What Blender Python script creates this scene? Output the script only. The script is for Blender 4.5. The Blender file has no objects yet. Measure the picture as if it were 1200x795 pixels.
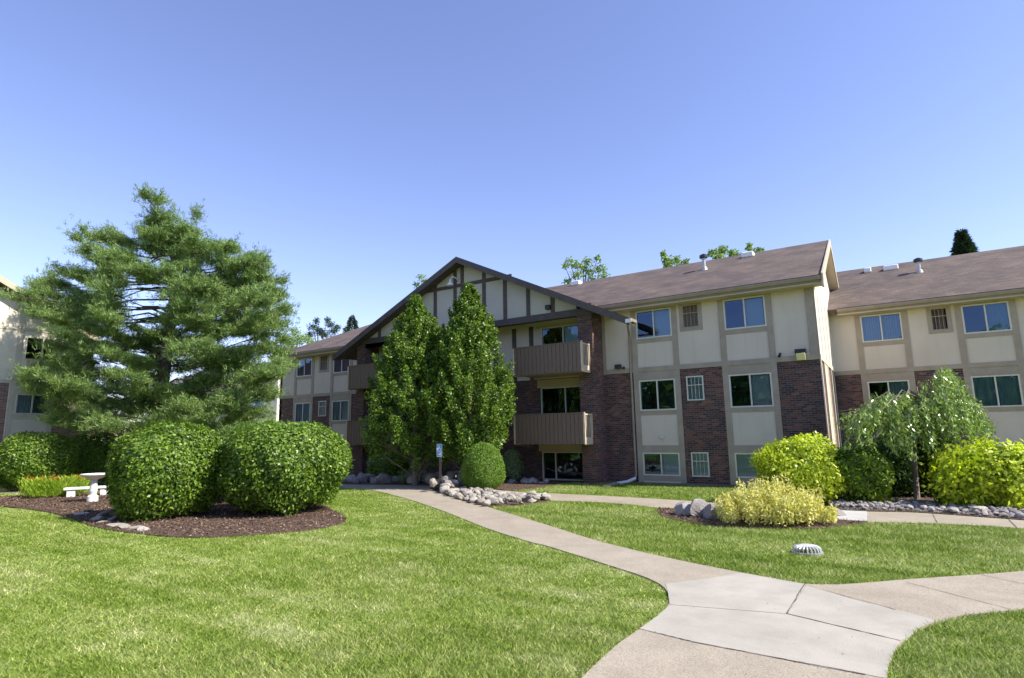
import bpy, math, random
import numpy as np
from mathutils import Vector, Matrix
from mathutils.geometry import tessellate_polygon

random.seed(11)
rng = np.random.default_rng(11)
S = bpy.context.scene
COL = S.collection

# ------------------------------------------------------------------ camera
F, YAW, PIT, ROL, H = 677.9, 0.5691, 0.1586, -0.0178, 2.0
_f = np.array([-math.sin(YAW)*math.cos(PIT), math.cos(YAW)*math.cos(PIT), math.sin(PIT)])
_r = np.array([math.cos(YAW), math.sin(YAW), 0.0])
_u = np.cross(_r, _f)
_R = _r*math.cos(ROL)+_u*math.sin(ROL)
_U = -_r*math.sin(ROL)+_u*math.cos(ROL)

def ray(x, y): return (x-600)/F*_R-(y-397.5)/F*_U+_f
def at(x, y, z=0.0):
    q = ray(x, y); t = (z-H)/q[2]; return (float(q[0]*t), float(q[1]*t))
def atY(x, y, Y):
    q = ray(x, y); t = Y/q[1]; return (float(q[0]*t), Y, float(q[2]*t+H))
def atX(x, y, X):
    q = ray(x, y); t = X/q[0]; return (X, float(q[1]*t), float(q[2]*t+H))
def PX(X, Y, Z):
    q = np.array([X, Y, Z-H]); z = q@_f; return 600+F*(q@_R)/z, 397.5-F*(q@_U)/z
def ppm(X, Y, Z=1.5): return F/float(np.array([X, Y, Z-H])@_f)
def atD(x, y, d):                     # a point at axis depth d
    q = ray(x, y)*d; return Vector((q[0], q[1], q[2]+H))

cam = bpy.data.cameras.new('camera'); co = bpy.data.objects.new('camera', cam); COL.objects.link(co)
cam.sensor_width = 36; cam.lens = F/1200*36; cam.clip_end = 3000; cam.clip_start = .05
m = Matrix.Identity(4)
for i in range(3):
    m[i][0] = _R[i]; m[i][1] = _U[i]; m[i][2] = -_f[i]
m[2][3] = H
co.matrix_world = m
S.camera = co

# ------------------------------------------------------------------ materials
def mat(name, col=(.5, .5, .5), rough=.8, metal=0.0, spec=.5):
    M = bpy.data.materials.new(name); M.use_nodes = True
    b = M.node_tree.nodes['Principled BSDF']
    b.inputs['Base Color'].default_value = (*col, 1); b.inputs['Roughness'].default_value = rough
    b.inputs['Metallic'].default_value = metal; b.inputs['Specular IOR Level'].default_value = spec
    return M
class NT:
    def __init__(s, M): s.t = M.node_tree; s.b = s.t.nodes['Principled BSDF']
    def n(s, k, **kw):
        o = s.t.nodes.new(k)
        for a, v in kw.items():
            if a in o.inputs.keys(): o.inputs[a].default_value = v
            else: setattr(o, a, v)
        return o
    def l(s, a, b): s.t.links.new(a, b)
def ramp(N, fac, cols):
    r = N.n('ShaderNodeValToRGB'); e = r.color_ramp.elements
    e[0].position, e[0].color = cols[0][0], (*cols[0][1], 1)
    e[1].position, e[1].color = cols[-1][0], (*cols[-1][1], 1)
    for p, c in cols[1:-1]:
        k = e.new(p); k.color = (*c, 1)
    N.l(fac, r.inputs[0]); return r.outputs[0]
def mixc(N, fac, a, b, mode='MIX'):
    m = N.n('ShaderNodeMix', data_type='RGBA', blend_type=mode)
    if isinstance(fac, (int, float)): m.inputs[0].default_value = fac
    else: N.l(fac, m.inputs[0])
    for i, v in ((6, a), (7, b)):
        if isinstance(v, tuple): m.inputs[i].default_value = (*v, 1)
        else: N.l(v, m.inputs[i])
    return m.outputs[2]
def noise(N, scale, detail=4, vec=None, rough=.5, out=0):
    n = N.n('ShaderNodeTexNoise'); n.inputs['Scale'].default_value = scale
    n.inputs['Detail'].default_value = detail; n.inputs['Roughness'].default_value = rough
    if vec is None:
        g = N.n('ShaderNodeNewGeometry'); vec = g.outputs['Position']
    N.l(vec, n.inputs['Vector']); return n.outputs[out]
def bump(N, h, strength=.3, dist=.02):
    b = N.n('ShaderNodeBump'); b.inputs['Strength'].default_value = strength; b.inputs['Distance'].default_value = dist
    N.l(h, b.inputs['Height']); N.l(b.outputs[0], N.b.inputs['Normal'])
def stretch(N, sx, sy, sz):
    g = N.n('ShaderNodeNewGeometry'); m = N.n('ShaderNodeMapping'); m.inputs['Scale'].default_value = (sx, sy, sz)
    N.l(g.outputs['Position'], m.inputs['Vector']); return m.outputs[0]
def rough_mat(name, c1, c2, scale=3, rough=.85, bs=.25, bscale=60, bd=.01, strs=(1, 1, 1), streak=0, third=None):
    M = mat(name, c1, rough); N = NT(M)
    n = noise(N, scale, 5, stretch(N, *strs))
    c = ramp(N, n, [(.3, c1), (.7, c2)] if third is None else [(.25, c1), (.5, c2), (.75, third)])
    if streak:
        s = noise(N, 1.0, 3, stretch(N, 5, 5, .35))
        c = mixc(N, ramp(N, s, [(.5, (0, 0, 0)), (.8, (streak,)*3)]), c, (.25, .2, .14), 'MIX')
    N.l(c, N.b.inputs['Base Color'])
    bump(N, noise(N, bscale, 3), bs, bd); return M

def brick_mat(name, pal, mortar, w=.21, h=.072, ms=.009, uaxis='xy', vscale=1.0, bs=.5):
    M = mat(name, pal[0], .88); N = NT(M)
    g = N.n('ShaderNodeNewGeometry'); sp = N.n('ShaderNodeSeparateXYZ'); N.l(g.outputs['Position'], sp.inputs[0])
    if uaxis == 'xy':
        a = N.n('ShaderNodeMath', operation='ADD'); N.l(sp.outputs[0], a.inputs[0]); N.l(sp.outputs[1], a.inputs[1]); u = a.outputs[0]
    else: u = sp.outputs[0] if uaxis == 'x' else sp.outputs[1]
    v = N.n('ShaderNodeMath', operation='MULTIPLY'); N.l(sp.outputs[2], v.inputs[0]); v.inputs[1].default_value = vscale
    cb = N.n('ShaderNodeCombineXYZ'); N.l(u, cb.inputs[0]); N.l(v.outputs[0], cb.inputs[1])
    bt = N.n('ShaderNodeTexBrick'); bt.inputs['Scale'].default_value = 1
    bt.inputs['Brick Width'].default_value = w; bt.inputs['Row Height'].default_value = h; bt.inputs['Mortar Size'].default_value = ms
    bt.inputs['Color1'].default_value = (0, 0, 0, 1); bt.inputs['Color2'].default_value = (1, 1, 1, 1); bt.inputs['Bias'].default_value = 0
    bt.inputs['Mortar Smooth'].default_value = .2
    N.l(cb.outputs[0], bt.inputs['Vector'])
    c = ramp(N, bt.outputs['Color'], pal_r(pal))
    big = noise(N, .9, 4); c = mixc(N, .75, c, ramp(N, big, [(.3, (.55, .55, .6)), (.7, (1.35, 1.25, 1.2))]), 'MULTIPLY')
    fn = noise(N, 35, 3); c = mixc(N, .5, c, ramp(N, fn, [(.3, (.6, .6, .6)), (.75, (1.3, 1.3, 1.3))]), 'MULTIPLY')
    c = mixc(N, bt.outputs['Fac'], c, mortar); N.l(c, N.b.inputs['Base Color'])
    inv = N.n('ShaderNodeMath', operation='SUBTRACT'); inv.inputs[0].default_value = 1; N.l(bt.outputs['Fac'], inv.inputs[1])
    ad = N.n('ShaderNodeMath', operation='ADD'); N.l(inv.outputs[0], ad.inputs[0]); N.l(fn, ad.inputs[1])
    bump(N, ad.outputs[0], bs, .008); return M
def pal_r(p): return [(i/(len(p)-1), c) for i, c in enumerate(p)]

def leaf_mat(name, cols, rough=.45, trans=.3, spec=.4):
    M = mat(name, cols[1], rough, spec=spec); N = NT(M)
    a = N.n('ShaderNodeAttribute', attribute_name='rnd')
    n = noise(N, 2.2, 3)
    ad = N.n('ShaderNodeMath', operation='MULTIPLY_ADD'); N.l(n, ad.inputs[0]); ad.inputs[1].default_value = .55
    sb = N.n('ShaderNodeMath', operation='MULTIPLY'); N.l(a.outputs['Fac'], sb.inputs[0]); sb.inputs[1].default_value = .72
    N.l(sb.outputs[0], ad.inputs[2])
    c = ramp(N, ad.outputs[0], [(.15+.7*i/(len(cols)-1), q) for i, q in enumerate(cols)])
    N.l(c, N.b.inputs['Base Color'])
    t = N.n('ShaderNodeBsdfTranslucent'); br = mixc(N, 1.0, c, (1.3, 1.45, .7), 'MULTIPLY'); N.l(br, t.inputs[0])
    mx = N.n('ShaderNodeMixShader'); mx.inputs[0].default_value = trans
    N.l(N.b.outputs[0], mx.inputs[1]); N.l(t.outputs[0], mx.inputs[2])
    N.l(mx.outputs[0], N.t.nodes['Material Output'].inputs[0]); return M

M = {}
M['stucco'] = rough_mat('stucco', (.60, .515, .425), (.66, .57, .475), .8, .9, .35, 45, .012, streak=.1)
M['stucco_sunlit_cream'] = rough_mat('stucco_sunlit_cream', (.70, .625, .52), (.76, .68, .57), .8, .9, .3, 45, .01)  # lighter copy of the stucco, with sunlight put into the colour
M['siding'] = rough_mat('gable_siding', (.50, .455, .385), (.56, .51, .435), 1.2, .85, .3, 30, .008)
M['trim'] = rough_mat('painted_trim', (.33, .272, .21), (.40, .33, .258), 3, .7, .15, 30, .01, streak=.15)
M['soffit'] = rough_mat('soffit_paint', (.46, .385, .275), (.52, .44, .32), 2, .75, .1, 30, .01)
M['dark_trim'] = rough_mat('dark_timber', (.075, .055, .047), (.11, .082, .07), 4, .75, .2, 40, .01)
M['rake'] = rough_mat('dark_rake', (.07, .055, .05), (.10, .08, .072), 4, .7, .2, 40, .01)
M['balcony'] = rough_mat('balcony_board', (.155, .108, .082), (.20, .14, .108), 5, .75, .25, 30, .01, strs=(6, 6, .5))
M['rail_sunlit'] = rough_mat('sunlit_rail_wood', (.55, .43, .3), (.66, .54, .4), 5, .7, .2, 40, .01)  # pale wood: sun on the balcony sides is put into the colour
M['frame'] = mat('window_frame', (.62, .60, .52), .45)
M['frame_dark'] = mat('door_frame', (.34, .33, .27), .5)
M['gutter'] = rough_mat('gutter_metal', (.27, .215, .155), (.33, .27, .2), 3, .45, .08, 20, .01)
M['brick'] = brick_mat('red_brown_brick', [(.045, .032, .035), (.075, .038, .034), (.14, .055, .042), (.19, .08, .055), (.06, .045, .05), (.26, .12, .085)], (.15, .13, .12))
M['brick_pale'] = brick_mat('pale_brick', [(.18, .09, .07), (.28, .14, .11), (.36, .2, .16), (.14, .08, .07)], (.34, .3, .27))
M['shingle'] = brick_mat('brown_shingle', [(.088, .066, .055), (.122, .092, .077), (.1, .076, .064), (.15, .114, .096)], (.07, .054, .046), w=.31, h=.14, ms=.006, uaxis='x', vscale=2.4, bs=.4)
M['shingle_y'] = brick_mat('brown_shingle_side', [(.088, .066, .055), (.122, .092, .077), (.1, .076, .064), (.15, .114, .096)], (.07, .054, .046), w=.31, h=.14, ms=.006, uaxis='y', vscale=2.4, bs=.4)
M['shingle_grey'] = brick_mat('grey_shingle', [(.15, .135, .14), (.2, .18, .18), (.17, .15, .155), (.24, .21, .21)], (.12, .11, .11), w=.31, h=.14, ms=.006, uaxis='x', vscale=2.4, bs=.4)
M['room_shade'] = mat('room_shade', (.05, .045, .04), .9)  # dimness of the rooms is put into this dark colour
M['blind'] = mat('blinds', (.62, .66, .7), .6)
M['louvre'] = rough_mat('brown_louvre', (.13, .10, .08), (.2, .155, .125), 6, .6, .2, 30, .01)
M['curtain_red'] = mat('curtain_red', (.32, .07, .08), .9)
M['curtain_teal'] = mat('curtain_teal', (.3, .42, .42), .9)
M['curtain_white'] = mat('curtain_white', (.75, .77, .78), .9)
M['metal_grey'] = mat('galvanised', (.42, .41, .38), .45, .6)
M['metal_dark'] = mat('dark_metal', (.03, .03, .03), .5, .2)
M['white_metal'] = mat('white_metal', (.75, .75, .74), .4)
M['lens'] = mat('lamp_lens', (.75, .68, .32), .25)
M['concrete_foot'] = rough_mat('foundation', (.16, .14, .13), (.22, .19, .17), 3, .9, .3, 40, .01)
M['bark'] = rough_mat('bark', (.07, .05, .04), (.14, .105, .08), 6, .95, .8, 25, .03, strs=(2, 2, .4))
M['bark_light'] = rough_mat('bark_light', (.16, .125, .1), (.26, .21, .17), 6, .9, .6, 30, .02, strs=(2, 2, .4))
M['white_stone'] = rough_mat('white_stone', (.62, .61, .6), (.78, .77, .76), 5, .85, .4, 60, .01)
M['post_wood'] = rough_mat('post_wood', (.13, .095, .07), (.2, .15, .11), 5, .8, .3, 30, .01, strs=(4, 4, .5))
M['sign_blue'] = mat('sign_blue', (.10, .27, .62), .4)
M['sign_white'] = mat('sign_white', (.75, .82, .86), .4)

def glass_mat():
    G = bpy.data.materials.new('window_glass'); G.use_nodes = True; t = G.node_tree
    for n in list(t.nodes):
        if n.type != 'OUTPUT_MATERIAL': t.nodes.remove(n)
    out = t.nodes['Material Output']
    tr = t.nodes.new('ShaderNodeBsdfTransparent'); tr.inputs[0].default_value = (.66, .74, .76, 1)
    gl = t.nodes.new('ShaderNodeBsdfGlossy'); gl.inputs['Roughness'].default_value = .015; gl.inputs[0].default_value = (.45, .66, 1, 1)
    fr = t.nodes.new('ShaderNodeFresnel'); fr.inputs[0].default_value = 1.6
    ge = t.nodes.new('ShaderNodeNewGeometry'); nz = t.nodes.new('ShaderNodeTexNoise'); nz.inputs['Scale'].default_value = .9
    t.links.new(ge.outputs['Position'], nz.inputs['Vector'])
    bp = t.nodes.new('ShaderNodeBump'); bp.inputs['Strength'].default_value = .12; bp.inputs['Distance'].default_value = .05
    t.links.new(nz.outputs[0], bp.inputs['Height']); t.links.new(bp.outputs[0], gl.inputs['Normal'])
    ad = t.nodes.new('ShaderNodeMath'); ad.operation = 'MULTIPLY_ADD'; ad.inputs[1].default_value = 1.0; ad.inputs[2].default_value = .05
    ad.use_clamp = True
    t.links.new(fr.outputs[0], ad.inputs[0])
    mx = t.nodes.new('ShaderNodeMixShader'); t.links.new(ad.outputs[0], mx.inputs[0])
    t.links.new(tr.outputs[0], mx.inputs[1]); t.links.new(gl.outputs[0], mx.inputs[2]); t.links.new(mx.outputs[0], out.inputs[0])
    return G
M['glass'] = glass_mat()

def concrete(name, c1, c2, speck=.5):
    m_ = mat(name, c1, .9); N = NT(m_)
    c = ramp(N, noise(N, .7, 6), [(.3, c1), (.7, c2)])
    c = mixc(N, speck, c, ramp(N, noise(N, 85, 3), [(.36, (.62, .57, .5)), (.5, (1, 1, 1)), (.64, (1.25, 1.22, 1.18))]), 'MULTIPLY')
    c = mixc(N, .45, c, ramp(N, noise(N, 2.3, 8, rough=.65), [(.35, (.75, .74, .72)), (.6, (1.08, 1.08, 1.08))]), 'MULTIPLY')
    N.l(c, N.b.inputs['Base Color']); bump(N, noise(N, 120, 3), .3, .006); return m_
M['conc_tan'] = concrete('tan_aggregate_concrete', (.305, .262, .205), (.36, .315, .25), .75)
M['conc_pale'] = concrete('pale_concrete', (.35, .325, .28), (.41, .38, .33), .35)
M['conc_white'] = concrete('white_concrete', (.43, .42, .395), (.48, .47, .445), .1)
M['joint'] = mat('joint_dirt', (.12, .1, .08), .95)

def grass_mat(name, blade=True):
    m_ = mat(name, (.1, .18, .04), .6 if blade else .95, spec=.35 if blade else .1); N = NT(m_)
    big = noise(N, .45, 3, stretch(N, 1, 1, 0)); mid = noise(N, 2.6, 4, stretch(N, 1, 1, 0))
    st = noise(N, 1.0, 2, stretch(N, .25, 2.0, 0))
    s = N.n('ShaderNodeMath', operation='ADD'); N.l(big, s.inputs[0]); N.l(mid, s.inputs[1])
    s3 = N.n('ShaderNodeMath', operation='ADD'); N.l(s.outputs[0], s3.inputs[0]); N.l(st, s3.inputs[1])
    h_ = N.n('ShaderNodeMath', operation='MULTIPLY'); N.l(s3.outputs[0], h_.inputs[0]); h_.inputs[1].default_value = 1/3
    base = ramp(N, h_.outputs[0], [(.36, (.15, .235, .025)), (.46, (.225, .315, .052)), (.54, (.31, .385, .105)), (.64, (.41, .465, .195))])
    if blade:
        a = N.n('ShaderNodeAttribute', attribute_name='rnd')
        t_ = ramp(N, a.outputs['Fac'], [(0, (.5, .58, .4)), (.45, (1, 1, 1)), (.85, (1.35, 1.25, 1.25)), (.93, (1.5, 1.35, 1.6)), (1, (2.6, 1.9, 3.2))])
        c = mixc(N, 1.0, base, t_, 'MULTIPLY'); N.l(c, N.b.inputs['Base Color'])
        t = N.n('ShaderNodeBsdfTranslucent'); N.l(c, t.inputs[0]); mx = N.n('ShaderNodeMixShader'); mx.inputs[0].default_value = .3
        N.l(N.b.outputs[0], mx.inputs[1]); N.l(t.outputs[0], mx.inputs[2]); N.l(mx.outputs[0], N.t.nodes['Material Output'].inputs[0])
    else:
        c = mixc(N, 1.0, base, ramp(N, noise(N, 30, 4), [(.3, (.45, .45, .4)), (.7, (1.1, 1.1, 1))]), 'MULTIPLY')
        N.l(c, N.b.inputs['Base Color']); bump(N, noise(N, 60, 3), .8, .03)
    return m_
M['grass'] = grass_mat('lawn_blades'); M['lawn'] = grass_mat('lawn_ground', False)
M['mulch'] = rough_mat('mulch', (.065, .038, .024), (.13, .08, .055), 14, .95, 1, 50, .03)
def chip_mat():
    m_ = mat('mulch_chips', (.2, .14, .11), .9); N = NT(m_); a = N.n('ShaderNodeAttribute', attribute_name='rnd')
    N.l(ramp(N, a.outputs['Fac'], [(0, (.05, .027, .017)), (.5, (.12, .07, .047)), (.85, (.2, .13, .09)), (1, (.38, .27, .19))]), N.b.inputs['Base Color']); return m_
M['chips'] = chip_mat()
def rock_mat(name, cols):
    m_ = mat(name, cols[0], .9); N = NT(m_); o = N.n('ShaderNodeObjectInfo')
    tc = N.n('ShaderNodeTexCoord'); n = noise(N, 3, 5, tc.outputs['Object'])
    ad = N.n('ShaderNodeMath', operation='MULTIPLY_ADD'); N.l(n, ad.inputs[0]); ad.inputs[1].default_value = .5
    h_ = N.n('ShaderNodeMath', operation='MULTIPLY'); N.l(o.outputs['Random'], h_.inputs[0]); h_.inputs[1].default_value = .6
    N.l(h_.outputs[0], ad.inputs[2])
    N.l(ramp(N, ad.outputs[0], [(.12+.75*i/(len(cols)-1), c) for i, c in enumerate(cols)]), N.b.inputs['Base Color'])
    bump(N, noise(N, 9, 6, tc.outputs['Object']), .5, .05); return m_
M['rock_white'] = rock_mat('pale_rock', [(.16, .145, .13), (.28, .25, .215), (.36, .32, .265), (.46, .43, .39)])
M['rock_grey'] = rock_mat('grey_rock', [(.16, .15, .15), (.24, .22, .22), (.34, .31, .3), (.46, .4, .34)])
M['boulder'] = rock_mat('boulder', [(.2, .18, .17), (.32, .29, .28), (.38, .34, .32), (.26, .24, .23)])

M['l_burning'] = leaf_mat('bush_leaves', [(.022, .05, .006), (.055, .11, .010), (.115, .20, .018), (.20, .31, .035)], .4, .25)
M['l_hedge2'] = leaf_mat('hedge_leaves', [(.035, .085, .008), (.065, .14, .014), (.11, .21, .022), (.16, .27, .035)], .5, .3)
M['l_dome'] = leaf_mat('dome_leaves', [(.05, .10, .008), (.09, .17, .014), (.14, .25, .025), (.19, .31, .04)], .6, .25)
M['l_yellow'] = leaf_mat('gold_leaves', [(.2, .2, .03), (.46, .43, .09), (.66, .6, .2), (.82, .76, .4)], .5, .3)
M['l_char'] = leaf_mat('chartreuse_leaves', [(.13, .19, .008), (.28, .37, .016), (.46, .54, .03), (.62, .68, .06)], .45, .35)
M['l_char2'] = leaf_mat('green_shrub_leaves', [(.045, .10, .008), (.09, .17, .012), (.16, .26, .02), (.26, .37, .03)], .45, .3)
M['l_dark'] = leaf_mat('dark_leaves', [(.02, .05, .008), (.035, .08, .012), (.06, .12, .02), (.09, .17, .03)], .45, .25)
M['l_weep'] = leaf_mat('weeping_leaves', [(.05, .10, .016), (.105, .18, .028), (.2, .31, .05), (.34, .46, .13)], .28, .25, .8)
M['l_horn'] = leaf_mat('hornbeam_leaves', [(.018, .046, .006), (.045, .095, .010), (.10, .175, .017), (.19, .295, .03)], .4, .3)
M['l_pine'] = leaf_mat('pine_needles', [(.04, .085, .026), (.095, .165, .046), (.17, .26, .075), (.27, .37, .11)], .5, .22)
M['l_spruce'] = leaf_mat('spruce_needles', [(.01, .03, .012), (.018, .045, .02), (.03, .065, .03), (.045, .09, .04)], .6, .1)
M['l_bg'] = leaf_mat('far_leaves', [(.08, .15, .03), (.14, .23, .055), (.2, .3, .08), (.27, .37, .12)], .5, .3)
M['l_lily'] = leaf_mat('lily_leaves', [(.10, .2, .015), (.18, .32, .02), (.3, .45, .04), (.42, .5, .06)], .45, .35)
M['l_light'] = leaf_mat('pale_leaves', [(.08, .14, .05), (.16, .24, .09), (.26, .34, .16), (.36, .43, .24)], .45, .3)
M['petal_orange'] = mat('orange_petals', (.75, .22, .03), .6); M['petal_red'] = mat('red_petals', (.75, .05, .05), .6)

# ------------------------------------------------------------------ mesh helpers
class MB:
    def __init__(s): s.v = []; s.f = []
    def add(s, vs, fs):
        k = len(s.v); s.v += [tuple(map(float, v)) for v in vs]; s.f += [tuple(i+k for i in f) for f in fs]; return s
    def box(s, x0, x1, y0, y1, z0, z1):
        x0, x1 = min(x0, x1), max(x0, x1); y0, y1 = min(y0, y1), max(y0, y1); z0, z1 = min(z0, z1), max(z0, z1)
        return s.add([(x0, y0, z0), (x1, y0, z0), (x1, y1, z0), (x0, y1, z0), (x0, y0, z1), (x1, y0, z1), (x1, y1, z1), (x0, y1, z1)],
                     [(0, 3, 2, 1), (4, 5, 6, 7), (0, 1, 5, 4), (1, 2, 6, 5), (2, 3, 7, 6), (3, 0, 4, 7)])
    def tube(s, pts, rad, n=8, cap=True):
        pts = [Vector(p) for p in pts]
        if not isinstance(rad, (list, tuple)): rad = [rad]*len(pts)
        vs, fs = [], []
        for i, p in enumerate(pts):
            d = (pts[min(i+1, len(pts)-1)]-pts[max(i-1, 0)]).normalized()
            a = d.cross(Vector((0, 0, 1)) if abs(d.z) < .9 else Vector((1, 0, 0))).normalized(); b = d.cross(a)
            for k in range(n):
                t = 2*math.pi*k/n; vs.append(p+(a*math.cos(t)+b*math.sin(t))*rad[i])
        for i in range(len(pts)-1):
            for k in range(n):
                fs.append((i*n+k, i*n+(k+1) % n, (i+1)*n+(k+1) % n, (i+1)*n+k))
        if cap: fs += [tuple(range(n)), tuple(range(len(pts)*n-1, (len(pts)-1)*n-1, -1))]
        return s.add(vs, fs)
    def lathe(s, prof, c=(0, 0, 0), n=24):
        vs, fs = [], []
        for r, z in prof:
            for k in range(n):
                t = 2*math.pi*k/n; vs.append((c[0]+r*math.cos(t), c[1]+r*math.sin(t), c[2]+z))
        for i in range(len(prof)-1):
            for k in range(n): fs.append((i*n+k, i*n+(k+1) % n, (i+1)*n+(k+1) % n, (i+1)*n+k))
        fs += [tuple(range(n-1, -1, -1)), tuple(range((len(prof)-1)*n, len(prof)*n))]
        return s.add(vs, fs)
    def prism(s, poly, z0, z1):           # poly = xy list
        n = len(poly); vs = [(x, y, z0) for x, y in poly]+[(x, y, z1) for x, y in poly]
        tri = tessellate_polygon([[Vector((x, y, 0)) for x, y in poly]])
        fs = []
        for a, b, c in tri:
            A, B, C_ = poly[a], poly[b], poly[c]
            if (B[0]-A[0])*(C_[1]-A[1])-(B[1]-A[1])*(C_[0]-A[0]) < 0: b, c = c, b
            fs += [(a+n, b+n, c+n), (c, b, a)]
        ar = sum(poly[i][0]*poly[(i+1) % n][1]-poly[(i+1) % n][0]*poly[i][1] for i in range(n))
        for i in range(n):
            j = (i+1) % n; fs.append((i, j, j+n, i+n) if ar > 0 else (j, i, i+n, j+n))
        return s.add(vs, fs)
    def extY(s, poly, y0, y1):            # poly = xz list, extruded in y
        n = len(poly); vs = [(x, y0, z) for x, z in poly]+[(x, y1, z) for x, z in poly]
        return s.add(vs, [tuple(range(n)), tuple(range(2*n-1, n-1, -1))]+[(i, i+n, (i+1) % n+n, (i+1) % n) for i in range(n)])
    def extX(s, poly, x0, x1):            # poly = yz list
        n = len(poly); vs = [(x0, y, z) for y, z in poly]+[(x1, y, z) for y, z in poly]
        return s.add(vs, [tuple(range(n)), tuple(range(2*n-1, n-1, -1))]+[(i, i+n, (i+1) % n+n, (i+1) % n) for i in range(n)])
    def build(s, name, m_, parent=None, smooth=False, bevel=0, fix=True):
        me = bpy.data.meshes.new(name); me.from_pydata(s.v, [], s.f)
        if fix:
            import bmesh
            bm = bmesh.new(); bm.from_mesh(me); bmesh.ops.recalc_face_normals(bm, faces=bm.faces); bm.to_mesh(me); bm.free()
        me.materials.append(m_); o = bpy.data.objects.new(name, me); COL.objects.link(o)
        if smooth: me.polygons.foreach_set('use_smooth', [True]*len(me.polygons))
        if bevel:
            b = o.modifiers.new('bevel', 'BEVEL'); b.width = bevel; b.segments = 1; b.limit_method = 'ANGLE'
        if parent is not None:
            o.parent = parent; o.matrix_parent_inverse = parent.matrix_world.inverted()
        return o

def tag(o, label=None, cat=None, group=None, kind=None):
    if label: o['label'] = label
    if cat: o['category'] = cat
    if group: o['group'] = group
    if kind: o['kind'] = kind
    return o
def thing(name, loc, label, cat, group=None):
    o = bpy.data.objects.new(name, None); COL.objects.link(o); o.location = loc; o.empty_display_size = .2
    o.matrix_world = Matrix.Translation(loc); return tag(o, label, cat, group)

def mesh_np(name, V, tris, m_, rnd, parent=None, nv=4):
    """V (N*nv,3); faces of nv vertices each, in order"""
    me = bpy.data.meshes.new(name); nf = len(V)//nv
    me.vertices.add(len(V)); me.vertices.foreach_set('co', np.ascontiguousarray(V, dtype=np.float32).ravel())
    me.loops.add(nf*nv); me.loops.foreach_set('vertex_index', np.arange(nf*nv, dtype=np.int32))
    me.polygons.add(nf); me.polygons.foreach_set('loop_start', np.arange(0, nf*nv, nv, dtype=np.int32))
    me.update(calc_edges=True)
    a = me.attributes.new('rnd', 'FLOAT', 'FACE'); a.data.foreach_set('value', np.asarray(rnd, dtype=np.float32))
    me.materials.append(m_); o = bpy.data.objects.new(name, me); COL.objects.link(o)
    if parent is not None:
        o.parent = parent; o.matrix_parent_inverse = parent.matrix_world.inverted()
    return o
def nrm(a): return a/(np.linalg.norm(a, axis=1, keepdims=True)+1e-9)
def leaf_verts(P, D, Nn, L, W):
    """rhomb leaves: base P, along D, facing Nn"""
    D = nrm(D); T = nrm(np.cross(D, Nn)); n = len(P); L = np.broadcast_to(L, (n,))[:, None]; W = np.broadcast_to(W, (n,))[:, None]
    Nr = nrm(np.cross(T, D))
    V = np.stack([P, P+D*L*.45+T*W*.5+Nr*W*.12, P+D*L, P+D*L*.45-T*W*.5+Nr*W*.12], 1)
    return V.reshape(-1, 3)
def leaves(name, P, Nn, L, W, m_, parent, droop=.3, up=0.0, jit=.7, rnd=None):
    n = len(P); r = rng.normal(size=(n, 3))
    N2 = nrm(nrm(Nn)+r*jit*.6)
    D = nrm(np.cross(N2, rng.normal(size=(n, 3)))+nrm(Nn)*.35+np.array([0, 0, up-droop]))
    s = rng.uniform(.55, 1.4, n)
    return mesh_np(name, leaf_verts(P, D, N2, L*s, W*s), None, m_, rng.uniform(0, 1, n) if rnd is None else rnd, parent)
def sph(n):
    return nrm(rng.normal(size=(n, 3)))
def lump(d, k=5, amp=.07, seed=0):
    r = np.random.default_rng(seed); o = np.zeros(len(d))
    for i in range(k):
        w = r.normal(size=3)*r.uniform(2, 6); o += np.sin(d@w+r.uniform(0, 6.28))
    return 1+amp*o/math.sqrt(k)

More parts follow.
